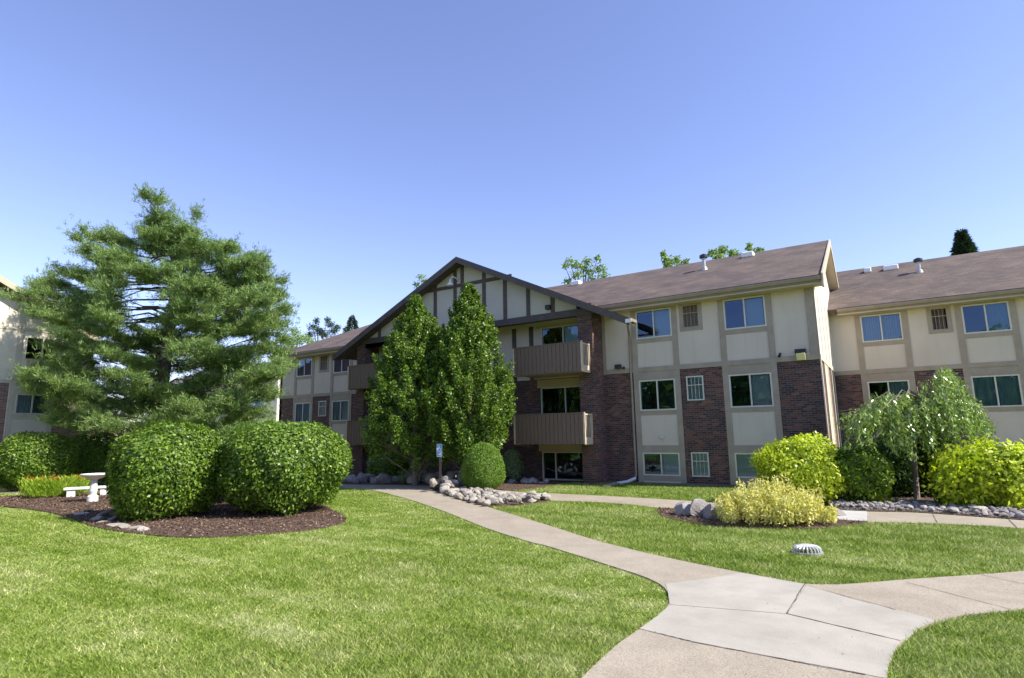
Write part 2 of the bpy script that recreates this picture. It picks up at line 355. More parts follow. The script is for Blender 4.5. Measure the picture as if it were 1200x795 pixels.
def bush(name, label, c, rx, ry, h, m_, n=14000, L=.07, W=.045, cat='bush', group=None, zc=.5, amp=.06, seed=1, thick=.16, pw=2.4, bottom=.0, droop=.35, core=True, up=0., spike=0):
    """clipped rounded bush: superellipsoid shell of leaves round a leafy core, stems below"""
    t = thing(name, (c[0], c[1], 0), label, cat, group)
    d = sph(int(n*1.2)); d = d[d[:, 2] > -.85][:n]
    q = (np.abs(d[:, 0])**pw+np.abs(d[:, 1])**pw+np.abs(d[:, 2])**pw)**(-1/pw)
    lm = lump(d, 7, amp, seed)
    fr = 1-thick*rng.uniform(0, 1, len(d))**1.6
    if spike: fr += spike*rng.uniform(0, 1, len(d))**6
    rad = (q*lm*fr)[:, None]; zz = h*zc
    P = d*rad*np.array([rx, ry, 1.0]); up_ = P[:, 2] > 0
    P[:, 2] = np.where(up_, P[:, 2]*(h-zz), P[:, 2]*(zz-bottom))
    P += np.array([c[0], c[1], zz])
    Nn = d/np.array([rx, ry, h/2])**1.0
    leaves('foliage', P, Nn, L, W, m_, t, droop=droop, up=up)
    if core:
        k = max(400, n//9); d = sph(k)
        q = (np.abs(d[:, 0])**pw+np.abs(d[:, 1])**pw+np.abs(d[:, 2])**pw)**(-1/pw)
        rad = (q*lump(d, 7, amp, seed)*rng.uniform(.58, .7, k))[:, None]
        P = d*rad*np.array([rx, ry, 1.0]); P[:, 2] = np.where(P[:, 2] > 0, P[:, 2]*(h-zz), P[:, 2]*(zz-bottom)); P += np.array([c[0], c[1], zz])
        mb = MB()
        for i in range(9):
            a = rng.uniform(0, 6.28); e = Vector((c[0]+math.cos(a)*rx*.55, c[1]+math.sin(a)*ry*.55, h*.6))
            mb.tube([(c[0]+math.cos(a)*.02, c[1]+math.sin(a)*.02, 0), (c[0]+math.cos(a)*rx*.25, c[1]+math.sin(a)*ry*.25, h*.28), e], [.035, .025, .01], 5)
        mb.build('stems', M['bark'], t)
        r_ = rng.uniform(0, 1, k)
        N2 = nrm(d+rng.normal(size=(k, 3))*.2); D = nrm(np.cross(N2, rng.normal(size=(k, 3))))
        mesh_np('inner_foliage', leaf_verts(P, D, N2, L*3, W*4), None, m_, r_, t)
    return t

def place(xl, xr, yt, yb, k=.75):
    """ground centre, radius and height for something seen between these pixel limits"""
    xm = (xl+xr)/2; g = np.array(at(xm, yb)); u = g/np.linalg.norm(g); r = .5
    for _ in range(6):
        c = g+u*r*k; r = (xr-xl)/2/ppm(c[0], c[1], .8)*math.cos(math.atan((xm-600)/F))**.3
    lo, hi = .1, 15
    for _ in range(30):
        m_ = (lo+hi)/2
        if PX(c[0], c[1], m_)[1] > yt: lo = m_
        else: hi = m_
    return (float(c[0]), float(c[1])), float(r), lo
def topz(x, yt, c):
    lo, hi = .1, 30
    for _ in range(30):
        m_ = (lo+hi)/2
        if PX(c[0], c[1], m_)[1] > yt: lo = m_
        else: hi = m_
    return lo

# ------------------------------------------------------------------ ground, paths, beds
def curve(pts, sub=3):
    out = []
    n = len(pts)
    for i in range(n-1):
        p0, p1, p2, p3 = [np.array(pts[max(0, min(n-1, i+k))], float) for k in (-1, 0, 1, 2)]
        for s in range(sub):
            t = s/sub
            out.append(tuple(.5*((2*p1)+(-p0+p2)*t+(2*p0-5*p1+4*p2-p3)*t*t+(-p0+3*p1-3*p2+p3)*t**3)))
    out.append(tuple(pts[-1])); return out
def w(pts): return [at(*p) for p in pts]

g = MB(); g.add([(-500, -300, 0), (500, -300, 0), (500, 700, 0), (-500, 700, 0)], [(0, 1, 2, 3)])
tag(g.build('ground', M['lawn']), kind='structure')

LEFT_EDGE = [(640, 840), (684, 795), (707.5, 772.5), (727.5, 755), (748.8, 740), (770, 725), (782, 713), (784.5, 704), (783, 697), (775, 687.5), (755, 677.5), (720, 666),
             (670, 650), (637, 640), (620, 636), (570, 620), (520, 600), (476, 585), (440, 576), (416, 573), (396, 572), (330, 572), (200, 573.5), (0, 578.5)]
ISL_FRONT = [(573, 595), (576, 596.5), (640, 616), (693, 633), (747, 647), (800, 659), (870, 673), (920, 682.5), (942, 686), (975, 687), (1012, 685), (1075, 680), (1150, 675), (1200, 671)]
FAR_EDGE = [(0, 574.5), (200, 570.5), (330, 568.8), (396, 568.4), (440, 568.8), (480, 569.2), (504, 570)]
BED_SIDE = [(504, 574), (520, 580), (536, 586), (550, 590), (573, 595)]
e_left = curve(w(LEFT_EDGE)); e_isl = curve(w(ISL_FRONT)); e_far = curve(w(FAR_EDGE)); e_bed = curve(w(BED_SIDE))
# right hand outlet of the front path continues past the frame
d_isl = np.array(e_isl[-1])-np.array(e_isl[-8]); d_isl /= np.linalg.norm(d_isl); ext_i = tuple(np.array(e_isl[-1])+d_isl*14)
NEAR_R = [(1034, 840), (1040, 795), (1041, 782), (1047.5, 767.5), (1060, 752.5), (1075, 740), (1100, 731), (1125, 724), (1162, 720), (1200, 716)]
e_nr = curve(w(NEAR_R)); d_nr = np.array(e_nr[-1])-np.array(e_nr[-6]); d_nr /= np.linalg.norm(d_nr); ext_n = tuple(np.array(e_nr[-1])+d_nr*14)
p_bl = (e_left[0][0]-1.5, e_left[0][1]-3.5); p_br = (e_nr[0][0]-1.4, e_nr[0][1]-3.5)
T_top, T_bot = .02, -.1
path_poly = [p_bl]+e_left+e_far+e_bed+e_isl+[ext_i, ext_n]+e_nr[::-1]+[p_br]
tag(MB().prism(path_poly, T_bot, T_top).build('path', M['conc_tan']), kind='structure')
# rear path, in front of the building
REAR_BACK = [(504, 569.6), (560, 573), (608, 577), (667, 580), (747, 584), (840, 590), (900, 594.5), (976, 598.7), (1016, 600.5), (1067, 601.5), (1120, 605), (1200, 611)]
REAR_FRONT = [(1200, 620.8), (1147, 617), (1067, 614), (1019, 613), (985, 611), (940, 606.5), (850, 600), (772, 596), (747, 593), (693, 589), (645, 587.5), (600, 583), (560, 577.5), (520, 573), (506, 571)]
e_rb = curve(w(REAR_BACK)); e_rf = curve(w(REAR_FRONT))
d_ = np.array(e_rb[-1])-np.array(e_rb[-4]); d_ /= np.linalg.norm(d_)
rear_poly = e_rb+[tuple(np.array(e_rb[-1])+d_*12), tuple(np.array(e_rf[0])+d_*12)]+e_rf
tag(MB().prism(rear_poly, T_bot, T_top-.004).build('path', M['conc_tan']), kind='structure')
# pale slabs where the paths meet
SL1 = [(780, 686.5), (835, 679.5), (870, 673.4), (905, 679.8), (942, 686.5), (944, 688), (922.5, 722), (785, 711), (784, 704), (783, 697)]
SL2 = [(945, 688.5), (1000, 705), (1050, 717), (1097, 729.5), (1075, 740), (1060, 752.5), (1055, 753.5), (923, 722.5)]
SL3 = [(785, 711.6), (922, 722.6), (1054.5, 754.5), (1047.5, 767.5), (1041, 782), (1039, 799), (1015, 794), (960, 785), (920, 776), (812, 755), (750, 739.5), (770, 725)]
for q, mm in ((SL1, 'conc_pale'), (SL2, 'conc_pale'), (SL3, 'conc_pale')):
    tag(MB().prism(w(q), 0, T_top+.004).build('path', M[mm]), kind='structure')
WS = [(976, 598.9), (1016, 600.7), (1016, 612), (985, 610.8), (978, 606)]
tag(MB().prism(w(WS), 0, T_top+.006).build('path', M['conc_white']), kind='structure')
jm = MB()
def joint(a, b, wd=.014, z=T_top+.0065):
    A, B = np.array(at(*a)), np.array(at(*b)); n = 14; u = (B-A); u /= np.linalg.norm(u); p = np.array([-u[1], u[0]])
    L_, R_ = [], []
    for i in range(n+1):
        c = A+(B-A)*i/n+p*random.uniform(-.004, .004); ww = wd*random.uniform(.35, 1)
        L_.append(c+p*ww/2); R_.append(c-p*ww/2)
    for i in range(n):
        jm.add([(*R_[i], z), (*R_[i+1], z), (*L_[i+1], z), (*L_[i], z)], [(0, 1, 2, 3)])
joint((943, 687), (922.5, 722), .02); joint((922.5, 722), (1055, 754), .014); joint((944, 688), (1050, 717.5), .014)
joint((750, 740), (812, 755.3), .014); joint((812, 755.3), (920, 776.3), .016); joint((920, 776.3), (1015, 794.4), .02)
joint((1060, 684), (1187, 717.3), .012, T_top+.004); joint((1150, 675.6), (1215, 690), .012, T_top+.004)
joint((1093, 603), (1099, 615.2), .02, T_top+.003); joint((1182, 609.7), (1192, 620), .02, T_top+.003)
joint((608, 636-3), (660, 622), .0, T_top+.004)
tag(jm.build('path_joint', M['joint'], fix=False), kind='structure')

# planting beds
BED_L = [(0, 594), (25, 596.6), (50, 600), (69, 604), (85.5, 608.5), (105, 617), (140, 624), (171, 627.5), (195, 630), (240, 631), (300, 628), (360, 623), (399, 615), (405, 608), (390, 599), (372, 592), (300, 583), (150, 578), (60, 580), (0, 583)]
x0 = at(0, 594); x1 = at(0, 583)
bed_l = [(x0[0]-8, x0[1]-1.0)]+curve(w(BED_L), 2)+[(x1[0]-8, x1[1])]
BED_Y = [(772, 596.5), (771, 600), (776, 606), (800, 612), (840, 617.8), (907, 620.3), (960, 621), (987, 617.5), (1019, 613.2), (985, 611), (940, 606.5), (850, 600)]
bed_y = curve(w(BED_Y), 2)
BED_R = [(504, 570.5), (504, 574), (520, 580), (536, 586), (550, 590), (573, 595), (605, 594), (645, 588), (600, 583), (560, 577.5), (520, 573)]
bed_r = w(BED_R)
bed_g = [at(330, 568.6), at(396, 568.2), at(440, 568.6), at(504, 569.2), at(560, 572.4), at(604, 576.2), (-10.6, 18.2), (-10.4, 21.1), (-23, 21.1), (-31, 22.3), (-31, 18)]
bed_s = w([(976, 598.5), (1016, 600.3), (1067, 601.2), (1120, 604.7), (1200, 610.7)])
bed_s += [(bed_s[-1][0]+2.2, bed_s[-1][1]+.25), (bed_s[-1][0]+2.4, 17.5), (4.2, 20.5), (2.5, 21.5), (1.2, 22), (.2, 20.2), (-.8, 19.5), (-3.0, 18.3), (-3.1, 16.5)]
tag(MB().prism(bed_l, 0, .03).build('mulch_bed', M['mulch']), kind='structure')
tag(MB().prism(bed_y, 0, .03).build('mulch_bed', M['mulch']), kind='structure')
tag(MB().prism(bed_r, 0, .03).build('stone_bed', M['mulch']), kind='structure')
tag(MB().prism(bed_g, 0, .03).build('planting_bed', M['mulch']), kind='structure')
tag(MB().prism(bed_s, 0, .03).build('stone_bed', M['mulch']), kind='structure')

def inside(P, poly):
    poly = np.array(poly); x, y = P[:, 0], P[:, 1]; c = np.zeros(len(P), bool); j = len(poly)-1
    for i in range(len(poly)):
        xi, yi = poly[i]; xj, yj = poly[j]
        m_ = ((yi > y) != (yj > y)) & (x < (xj-xi)*(y-yi)/(yj-yi+1e-12)+xi); c ^= m_; j = i
    return c
def scatter(poly, dens):
    p = np.array(poly); a, b = p.min(0), p.max(0); n = int((b-a).prod()*dens)
    P = rng.uniform(a, b, (n, 2)); return P[inside(P, poly)]
def inview(P, mx=60):
    q = np.c_[P, np.full(len(P), -H)]; z = q@_f; x = 600+F*(q@_R)/z; y = 397.5-F*(q@_U)/z
    return (z > .5) & (x > -500) & (x < 2300) & (y < 1400)
# mulch chips
CH = [scatter(bed_l, 420), scatter(bed_y, 500), scatter(bed_g, 90), scatter(bed_s, 140)]
P = np.concatenate(CH); n = len(P); P3 = np.c_[P, rng.uniform(.03, .05, n)]
N3 = nrm(rng.normal(size=(n, 3))*.45+np.array([0, 0, 1])); D = nrm(np.cross(N3, rng.normal(size=(n, 3))))
tag(mesh_np('mulch', leaf_verts(P3, D, N3, rng.uniform(.03, .09, n), rng.uniform(.015, .03, n)), None, M['chips'], rng.uniform(0, 1, n)), 'dark brown shredded bark mulch covering the planting beds', 'mulch', kind='stuff')

# lawns of real blades
beds = [bed_l, bed_y, bed_r, bed_g, bed_s, path_poly, rear_poly]
def blades(P, hgt, wid, name, label):
    ok = np.ones(len(P), bool)
    Pj = P+rng.normal(size=P.shape)*.018
    for b in beds: ok &= ~inside(Pj, b)
    ok &= inview(P); P = P[ok]; d = np.linalg.norm(P, axis=1); n = len(P)
    def fld(sx, sy, ph): return np.sin(P[:, 0]*sx+ph+1.3*np.sin(P[:, 1]*sy*.7+ph))*np.sin(P[:, 1]*sy+ph*2+1.1*np.sin(P[:, 0]*sx*.6))
    a = .7*fld(.9, 1.3, .4)+.6*fld(2.3, 2.9, 2.)+rng.normal(size=n)*1.9
    hh = hgt*rng.uniform(.55, 1.25, n)*(1+.25*fld(.7, .9, 1.)); ww = wid*(1+d/11)
    lean = rng.uniform(.4, 1.5, n)*hh
    B = np.c_[P, np.zeros(n)]; t = rng.uniform(0, 6.28, n); T = np.c_[np.cos(t), np.sin(t), np.zeros(n)]
    tip = B+np.c_[np.cos(a)*lean, np.sin(a)*lean, hh]
    V = np.stack([B-T*ww[:, None]/2, B+T*ww[:, None]/2, tip], 1).reshape(-1, 3)
    r = rng.uniform(0, .93, n); r[rng.uniform(size=n) < .05] = rng.uniform(.93, 1)
    return tag(mesh_np(name, V, None, M['grass'], r, None, 3), label, 'grass', kind='stuff')
def ring(poly, r0, r1, dens):
    P = scatter(poly, dens); d = np.linalg.norm(P, axis=1); return P[(d >= r0) & (d < r1)]
def lawn(poly, name, label, hg=.038):
    P = np.concatenate([ring(poly, 0, 6.5, 5200), ring(poly, 6.5, 10, 3000), ring(poly, 10, 15, 1700), ring(poly, 15, 23, 900), ring(poly, 23, 45, 300)])
    return blades(P, hg, .0065, name, label)
lawn_left = [(-6, -1), (-30, -2), (-42, 9)]+[at(-60, 577)]+e_left[::-1]+[p_bl]
lawn_island = e_isl+[ext_i, tuple(np.array(e_rf[0])+d_*12)]+e_rf[:42]+[at(645, 588), at(605, 594.3), at(573, 595)]
lawn_strip = [(-12.4, 21.1)]+[at(590, 576)]+e_rb[6:]+[(14, 14), (14, 27.2), (-1.65, 27.2), (-1.65, 21.1)]
lawn_near = [p_br]+e_nr+[ext_n, (18, -2)]
lawn(lawn_left, 'grass', 'broad mown lawn left of the curving path')
lawn(lawn_island, 'grass', 'mown grass island between the two paths with the round drain grate', .055)
lawn(lawn_strip, 'grass', 'narrow grass strip along the brick building behind the rear path', .055)
lawn(lawn_near, 'grass', 'grass corner at the bottom right beside the pale slabs', .05)

P = np.concatenate([scatter(path_poly, 3.2), scatter(lawn_left, .5)]); P = P[inview(P) & (np.linalg.norm(P, axis=1) < 14)]; n = len(P)
N3 = nrm(rng.normal(size=(n, 3))*.25+np.array([0, 0, 1])); D = nrm(np.cross(N3, rng.normal(size=(n, 3))))
tag(mesh_np('leaf_litter', leaf_verts(np.c_[P, np.full(n, .034)], D, N3, rng.uniform(.008, .035, n), rng.uniform(.004, .014, n)), None, M['chips'], rng.uniform(0, 1, n)), 'tiny brown leaf and twig bits scattered on the path', 'leaf litter', kind='stuff')

# ------------------------------------------------------------------ building
Y0, Y1, Y2 = 21.17, 27.25, 22.44
B = thing('apartment_building', (-12, 22, 0), 'three storey apartment building of stucco and brick with a dark timbered gable', 'apartment building')

def wall_cells(mb, x0, x1, z0, z1, holes, y, th, axis='Y'):
    xs = sorted({x0, x1, *[c for h in holes for c in h[:2] if x0 < c < x1]}); zs = sorted({z0, z1, *[c for h in holes for c in h[2:] if z0 < c < z1]})
    for a, b in zip(xs, xs[1:]):
        for c, d in zip(zs, zs[1:]):
            if any(h[0] <= (a+b)/2 <= h[1] and h[2] <= (c+d)/2 <= h[3] for h in holes): continue
            if axis == 'Y': mb.box(a, b, y, y+th, c, d)
            else: mb.box(y-th, y, a, b, c, d)
def curtain(mb, x0, x1, y, z0, z1, step=.09, amp=.02):
    n = max(4, int((x1-x0)/step)*2); vs, fs = [], []
    for i in range(n+1):
        x = x0+(x1-x0)*i/n; yy = y+(amp if i % 2 else -amp); vs += [(x, yy, z0), (x, yy, z1)]
    fs = [(2*i, 2*i+2, 2*i+3, 2*i+1) for i in range(n)]; mb.add(vs, fs)
def slats(mb, x0, x1, y, z0, z1, step=.085):
    n = int((x1-x0)/step)
    for i in range(n):
        a = x0+i*step; mb.add([(a, y, z0), (a+step*.93, y+.035, z0), (a+step*.93, y+.035, z1), (a, y, z1)], [(0, 1, 2, 3)])
def window(par, x0, x1, z0, z1, y, inner=None, fw=.05, mull=(.5,), fm='frame', grid=False, bar=False, proud=.03, name='window', pane=True):
    """sliding window; y = wall face, viewer on the -y side. inner: list of (side, kind)"""
    mb = MB(); a, b = y-proud, y+.07
    mb.box(x0, x1, a, b, z1-fw, z1).box(x0, x1, a, b, z0, z0+fw).box(x0, x0+fw, a, b, z0+fw, z1-fw).box(x1-fw, x1, a, b, z0+fw, z1-fw)
    for k in mull:
        xm = x0+(x1-x0)*k; mb.box(xm-.024, xm+.024, a+.01, b, z0+fw, z1-fw)
    if bar: mb.box(x0+fw, x1-fw, a+.012, b-.03, (z0+z1)/2+.1, (z0+z1)/2+.125)
    if grid:
        for k in range(1, 4):
            xm = x0+fw+(x1-x0-2*fw)*k/4; mb.box(xm-.006, xm+.006, a+.016, b-.03, z0+fw, z1-fw)
    o = mb.build(name, M[fm], par)
    p = MB(); p.add([(x0+fw*.6, y+.02, z0+fw*.6), (x1-fw*.6, y+.02, z0+fw*.6), (x1-fw*.6, y+.02, z1-fw*.6), (x0+fw*.6, y+.02, z1-fw*.6)], [(0, 1, 2, 3)])
    if pane: p.build('pane', M['glass'], o, fix=False)
    xm = (x0+x1)/2
    for side, kind in inner or []:
        q = MB(); l_, r_ = (x0+fw, xm) if side == 'L' else (xm, x1-fw) if side == 'R' else (x0+fw, x1-fw)
        if kind in ('blind', 'louvre'): slats(q, l_, r_, y+(.1 if kind == 'blind' else .03), z0+fw, z1-fw); mt = kind
        else: curtain(q, l_, r_, y+.1, z0+fw, z1-fw); mt = kind
        q.build({'blind': 'blinds', 'louvre': 'louvre'}.get(kind, 'curtain'), M[mt], o, fix=False)
    return o

ZT0, ZT1 = 5.42, 6.51; ZM0, ZM1 = 2.68, 3.83; ZL0, ZL1 = .313, 1.14
WW = 1.384
def facade(par, x0, x1, Y, dz, cols, nars, ztop=6.62, inner={}, foot=True, left_trim=False, right_trim=False):
    t0, t1, m0, m1, l0, l1 = [z+dz for z in (ZT0, ZT1, ZM0, ZM1, ZL0, ZL1)]
    bd0, bd1 = 4.15+dz, 4.32+dz
    TH = .22
    holes = []
    for c in cols: holes += [(c, c+WW, t0, t1), (c, c+WW, m0, m1), (c, c+WW, l0, l1)]
    nh = []
    for a, b in nars: nh += [(a, b, 5.65+dz, 6.52+dz), (a, b, 2.99+dz, 3.87+dz), (a, b, .31+dz, 1.16+dz)]
    st = MB(); wall_cells(st, x0, x1, bd0, ztop, holes+nh, Y, TH)
    edges = [x0]
    for c in cols: edges += [c-.2, c+WW+.2]
    edges.append(x1)
    for i in range(0, len(edges), 2):
        if edges[i+1]-edges[i] > .02:
            br = MB(); wall_cells(br, edges[i], edges[i+1], -.3, bd0, nh, Y, TH); br.build('brick_wall', M['brick'], par)
    for c in cols: wall_cells(st, c-.2, c+WW+.2, -.3, bd0, holes, Y, TH)
    st.build('stucco_wall', M['stucco'], par)
    tr = MB(); pr = Y-.03
    for i, c in enumerate(cols):
        e = c+WW
        for a, b in ((c-.2, c), (e, e+.2)):
            tr.box(a, b, pr, Y+.01, .06, bd0); tr.box(a, b, pr, Y+.01, bd1, ztop-.02)
        pr2 = Y-.018
        tr.box(c, e, pr2, Y+.01, t0-.17, t0); tr.box(c, e, pr2, Y+.01, t1, ztop-.02)
        tr.box(c, e, pr2, Y+.01, m0-.16, m0); tr.box(c, e, pr2, Y+.01, m1, bd0-.001); tr.box(c, e, pr2-.012, Y+.01, m1+.02, m1+.05)
        tr.box(c, e, pr2, Y+.01, l1, l1+.26); tr.box(c, e, pr2, Y+.01, .13, l0)
    tr.box(x0, x1, pr-.008, Y+.01, bd0, bd1)
    if right_trim: tr.box(x1-.27, x1, pr, Y+.01, bd1, ztop-.02)
    if left_trim: tr.box(x0, x0+.12, pr, Y+.01, bd1, ztop-.02)
    for a, b in nars:
        A_, B_ = a-.11, b+.11; z0, z1 = 5.65+dz, 6.52+dz
        tr.box(A_, a, pr+.01, Y+.01, z0-.11, ztop-.02); tr.box(b, B_, pr+.01, Y+.01, z0-.11, ztop-.02); tr.box(a, b, pr+.01, Y+.01, z0-.11, z0)
    tr.build('timber_trim', M['trim'], par)
    if foot: MB().box(x0, x1, Y-.012, Y+.01, -.3, .06).build('foundation', M['concrete_foot'], par)
    for i, c in enumerate(cols):
        for nm, a, b in (('t', t0, t1), ('m', m0, m1), ('l', l0, l1)):
            window(par, c, c+WW, a, b, Y, inner.get((i, nm), [('R', 'blind')]))
    for i, (a, b) in enumerate(nars):
        window(par, a, b, 5.65+dz, 6.52+dz, Y, [('A', 'louvre')], mull=(), bar=True, grid=True, fw=.04, fm='trim', pane=False)
        window(par, a, b, 2.99+dz, 3.87+dz, Y, [('A', 'blind')], mull=(), bar=True, grid=True, fw=.045)
        window(par, a, b, .31+dz, 1.16+dz, Y, [('A', 'blind')], mull=(), bar=True, grid=True, fw=.045)
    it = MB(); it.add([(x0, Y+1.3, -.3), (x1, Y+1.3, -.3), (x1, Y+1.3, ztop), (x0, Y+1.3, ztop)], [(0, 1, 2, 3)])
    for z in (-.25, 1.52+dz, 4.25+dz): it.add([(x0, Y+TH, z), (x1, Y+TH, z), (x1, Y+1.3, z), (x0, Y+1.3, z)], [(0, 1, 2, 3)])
    it.build('dark_backdrop', M['room_shade'], par, fix=False)  # dark sheets added behind the panes to read as unlit rooms

XC_, XA_ = -4.5415, -7.827
# right hand block
facade(B, -9.25, -1.65, Y0, 0, [XA_, XC_], [(-6.03, -5.42)], inner={(0, 't'): [('R', 'blind')], (1, 't'): [('R', 'blind')], (0, 'm'): [], (1, 'm'): [('R', 'blind')], (0, 'l'): [('R', 'blind')], (1, 'l'): [('A', 'blind')]}, right_trim=True, left_trim=True)
# its end wall facing +x; sunlight is put into lighter stucco and trim
ew = MB(); wall_cells(ew, Y0, 33.5, 4.15, 6.62, [], -1.65, .22, 'X')
ew.extX([(Y0, 6.62), (33.0, 6.62), (26.97, 9.35)], -1.87, -1.65); ew.build('stucco_wall', M['stucco_sunlit_cream'], B)
eb = MB(); wall_cells(eb, Y0+.22, 33.5, -.3, 4.15, [], -1.66, .21, 'X'); eb.build('brick_wall', M['brick'], B)
PT = rough_mat('sunlit_trim', (.55, .47, .36), (.62, .54, .42), 3, .7, .15, 30, .01)  # lighter copy of the trim paint, sunlight painted in
MB().box(-1.66, -1.62, Y0-.03, 33.3, 4.15, 4.32).build('timber_trim', PT, B)
for y in (Y0-.03, Y0+1.15, Y0+2.5, Y0+4.0, Y0+5.2):
    et = MB(); et.box(-1.66, -1.625, y, y+.2, 0, 4.15); et.box(-1.66, -1.63, y, y+.18, 4.32, 6.6); et.build('timber_trim', PT, B)
MB().box(-1.668, -1.64, Y0+1.35, Y0+2.5, .1, 4.14).build('trim_panel', PT, B)
# far right set-back wing
facade(B, -1.65, 14.5, Y1, -.1128, [-.539, 2.745, 6.9, 10.2], [(1.78, 2.32), (5.6, 6.15), (9.2, 9.75)], inner={(0, 't'): [('A', 'blind')], (1, 't'): [('R', 'curtain_teal')], (0, 'm'): [('R', 'curtain_teal')], (1, 'm'): [('A', 'curtain_teal')]})
# left wing
facade(B, -31.5, -21.0, Y2, .0767, [-29.917, -26.628, -23.3], [(-27.8, -27.15)], inner={(0, 't'): [('R', 'curtain_red')], (1, 't'): [('R', 'curtain_red')], (0, 'm'): [('R', 'curtain_teal')], (1, 'm'): [('R', 'curtain_teal')]})
lw = MB(); wall_cells(lw, Y2, 34, -.3, 6.7, [], -31.28, .22, 'X'); lw.build('stucco_wall', M['stucco'], B)

# recessed middle under the gable
rec = MB(); br = MB(); XL, XR = -22.2, -9.25
top_w = [(-12.07, -9.95, 5.0, 6.33), (-21.5, -19.4, 5.0, 6.33)]
mid_w = [(-12.14, -9.85, 1.65, 3.79), (-21.6, -19.4, 1.65, 3.79)]
low_w = [(-12.15, -9.85, .03, 1.16), (-21.6, -19.4, .03, 1.16), (-16.6, -14.9, .0, 2.2)]
wall_cells(rec, XL, XR, 4.15, 6.9, top_w, Y0, .22); wall_cells(br, XL, XR, -.3, 4.15, mid_w+low_w, Y0, .22)
rec.build('stucco_wall', M['stucco'], B); br.build('brick_wall', M['brick'], B)
for x in (-12.55, -13.42, -14.4, -15.6, -16.9, -18.1, -19.2): MB().box(x-.1, x+.1, Y0-.03, Y0+.01, 4.15, 6.45).build('dark_batten', M['dark_trim'], B)
for a, b in ((-12.3, -9.8), (-21.75, -19.25)):
    for z_, w_ in ((3.79, 4.12), (1.17, 1.5), (6.33, 6.45)): MB().box(a, b, Y0-.02, Y0+.01, z_, w_).build('timber_trim', M['soffit'], B)
for i, (a, b, c, d) in enumerate(top_w): window(B, a, b, c, d, Y0, [('R', 'blind')] if i == 0 else [], mull=(.5,), name='patio_door')
for a, b, c, d in mid_w: window(B, a, b, c, d, Y0, [], mull=(.5, .85), fm='frame', name='patio_door')
for a, b, c, d in low_w[:2]: window(B, a, b, c, d, Y0, [], mull=(.27, .84), fm='frame', name='patio_door')
window(B, *low_w[2], Y0, [], mull=(.5,), fm='dark_trim', fw=.1, name='entrance_door')
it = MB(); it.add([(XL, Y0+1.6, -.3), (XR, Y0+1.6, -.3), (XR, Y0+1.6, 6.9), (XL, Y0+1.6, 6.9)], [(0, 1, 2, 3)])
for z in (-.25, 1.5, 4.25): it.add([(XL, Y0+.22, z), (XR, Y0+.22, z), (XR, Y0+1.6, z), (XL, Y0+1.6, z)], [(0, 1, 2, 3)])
it.build('dark_backdrop', M['room_shade'], B, fix=False)  # same dark sheets, room shade painted in
cl = MB().lathe([(.02, .06), (.17, .03), (.19, -.03), (.02, -.05)], (-11.3, Y0+.9, 6.0), 14)
lampm = mat('ceiling_lamp', (.9, .8, .6), .5); lampm.node_tree.nodes['Principled BSDF'].inputs['Emission Color'].default_value = (1, .62, .3, 1); lampm.node_tree.nodes['Principled BSDF'].inputs['Emission Strength'].default_value = 1.6
cl.build('ceiling_lamp', lampm, B, smooth=True)
# piers
YP = 20.2
for a, b in ((-9.86, -9.25), (-22.25, -21.7)): MB().box(a, b, YP, Y0+.02 if a > -15 else Y2, -.3, 6.9).build('brick_pier', M['brick'], B)
for a in (-18.75,): MB().box(a, a+.28, YP+.1, YP+.5, -.3, 6.45).build('timber_post', M['dark_trim'], B)

# gable
GX, GZ, GS = -15.46, 9.72, .4715
def gz(x): return GZ-GS*abs(x-GX)
gw = MB().extY([(-22.6, 6.62), (-8.9, 6.62), (-8.9, gz(-8.9)-.1), (GX, GZ-.12), (-22.6, gz(-22.6)-.1)], YP+.03, YP+.2)
gw.build('gable_wall', M['siding'], B)
TX = [-9.8, -10.95, -12.1, -13.25, -14.35, -15.55, -15.96, -17.13, -18.3, -19.5, -20.7, -21.85]
for x in TX:
    a, b = x-.09, x+.09; za = gz(a)-.16; zb = gz(b)-.16
    MB().extY([(a, 6.7), (b, 6.7), (b, zb), (a, za)], YP, YP+.04).build('dark_batten', M['dark_trim'], B)
MB().box(-17.95, -12.9, YP+.004, YP+.04, 8.5, 8.66).build('collar_beam', M['dark_trim'], B)
MB().box(-22.4, -9.3, YP-.03, YP+.25, 6.45, 6.72).build('gable_beam', M['rake'], B)
MB().box(-22.25, -9.25, YP+.2, Y0, 6.62, 6.7).build('porch_ceiling', M['soffit'], B)

# roofs --------------------------------------------------------------
def slab(mb, A, B_, C_, D_, t=.16):       # quad with thickness downwards
    q = [Vector(p) for p in (A, B_, C_, D_)]; n = (q[1]-q[0]).cross(q[3]-q[0]).normalized()
    if n.z < 0: n = -n
    mb.add([*q, *[p-n*t for p in q]], [(0, 1, 2, 3), (7, 6, 5, 4), (0, 4, 5, 1), (1, 5, 6, 2), (2, 6, 7, 3), (3, 7, 4, 0)])
RY, RZ = 26.97, 9.73
main = MB()
slab(main, (-22, 20.67, 6.82), (-1.33, 20.67, 6.82), (-1.33, RY, RZ), (-22, RY, RZ))
slab(main, (-22, RY, RZ), (-1.33, RY, RZ), (-1.33, 33.3, 6.82), (-22, 33.3, 6.82))
R1 = main.build('roof', M['shingle'], B)
LZ = 6.9; LY = 21.94; hy = 27.6; hz = LZ+.462*(hy-LY)
lft = MB()
slab(lft, (-31.95, LY, LZ), (-20.5, LY, LZ), (-20.5, hy, hz), (-28.4, hy, hz))
slab(lft, (-31.95, 33.3, LZ), (-20.5, 33.3, LZ), (-20.5, hy, hz), (-28.4, hy, hz))
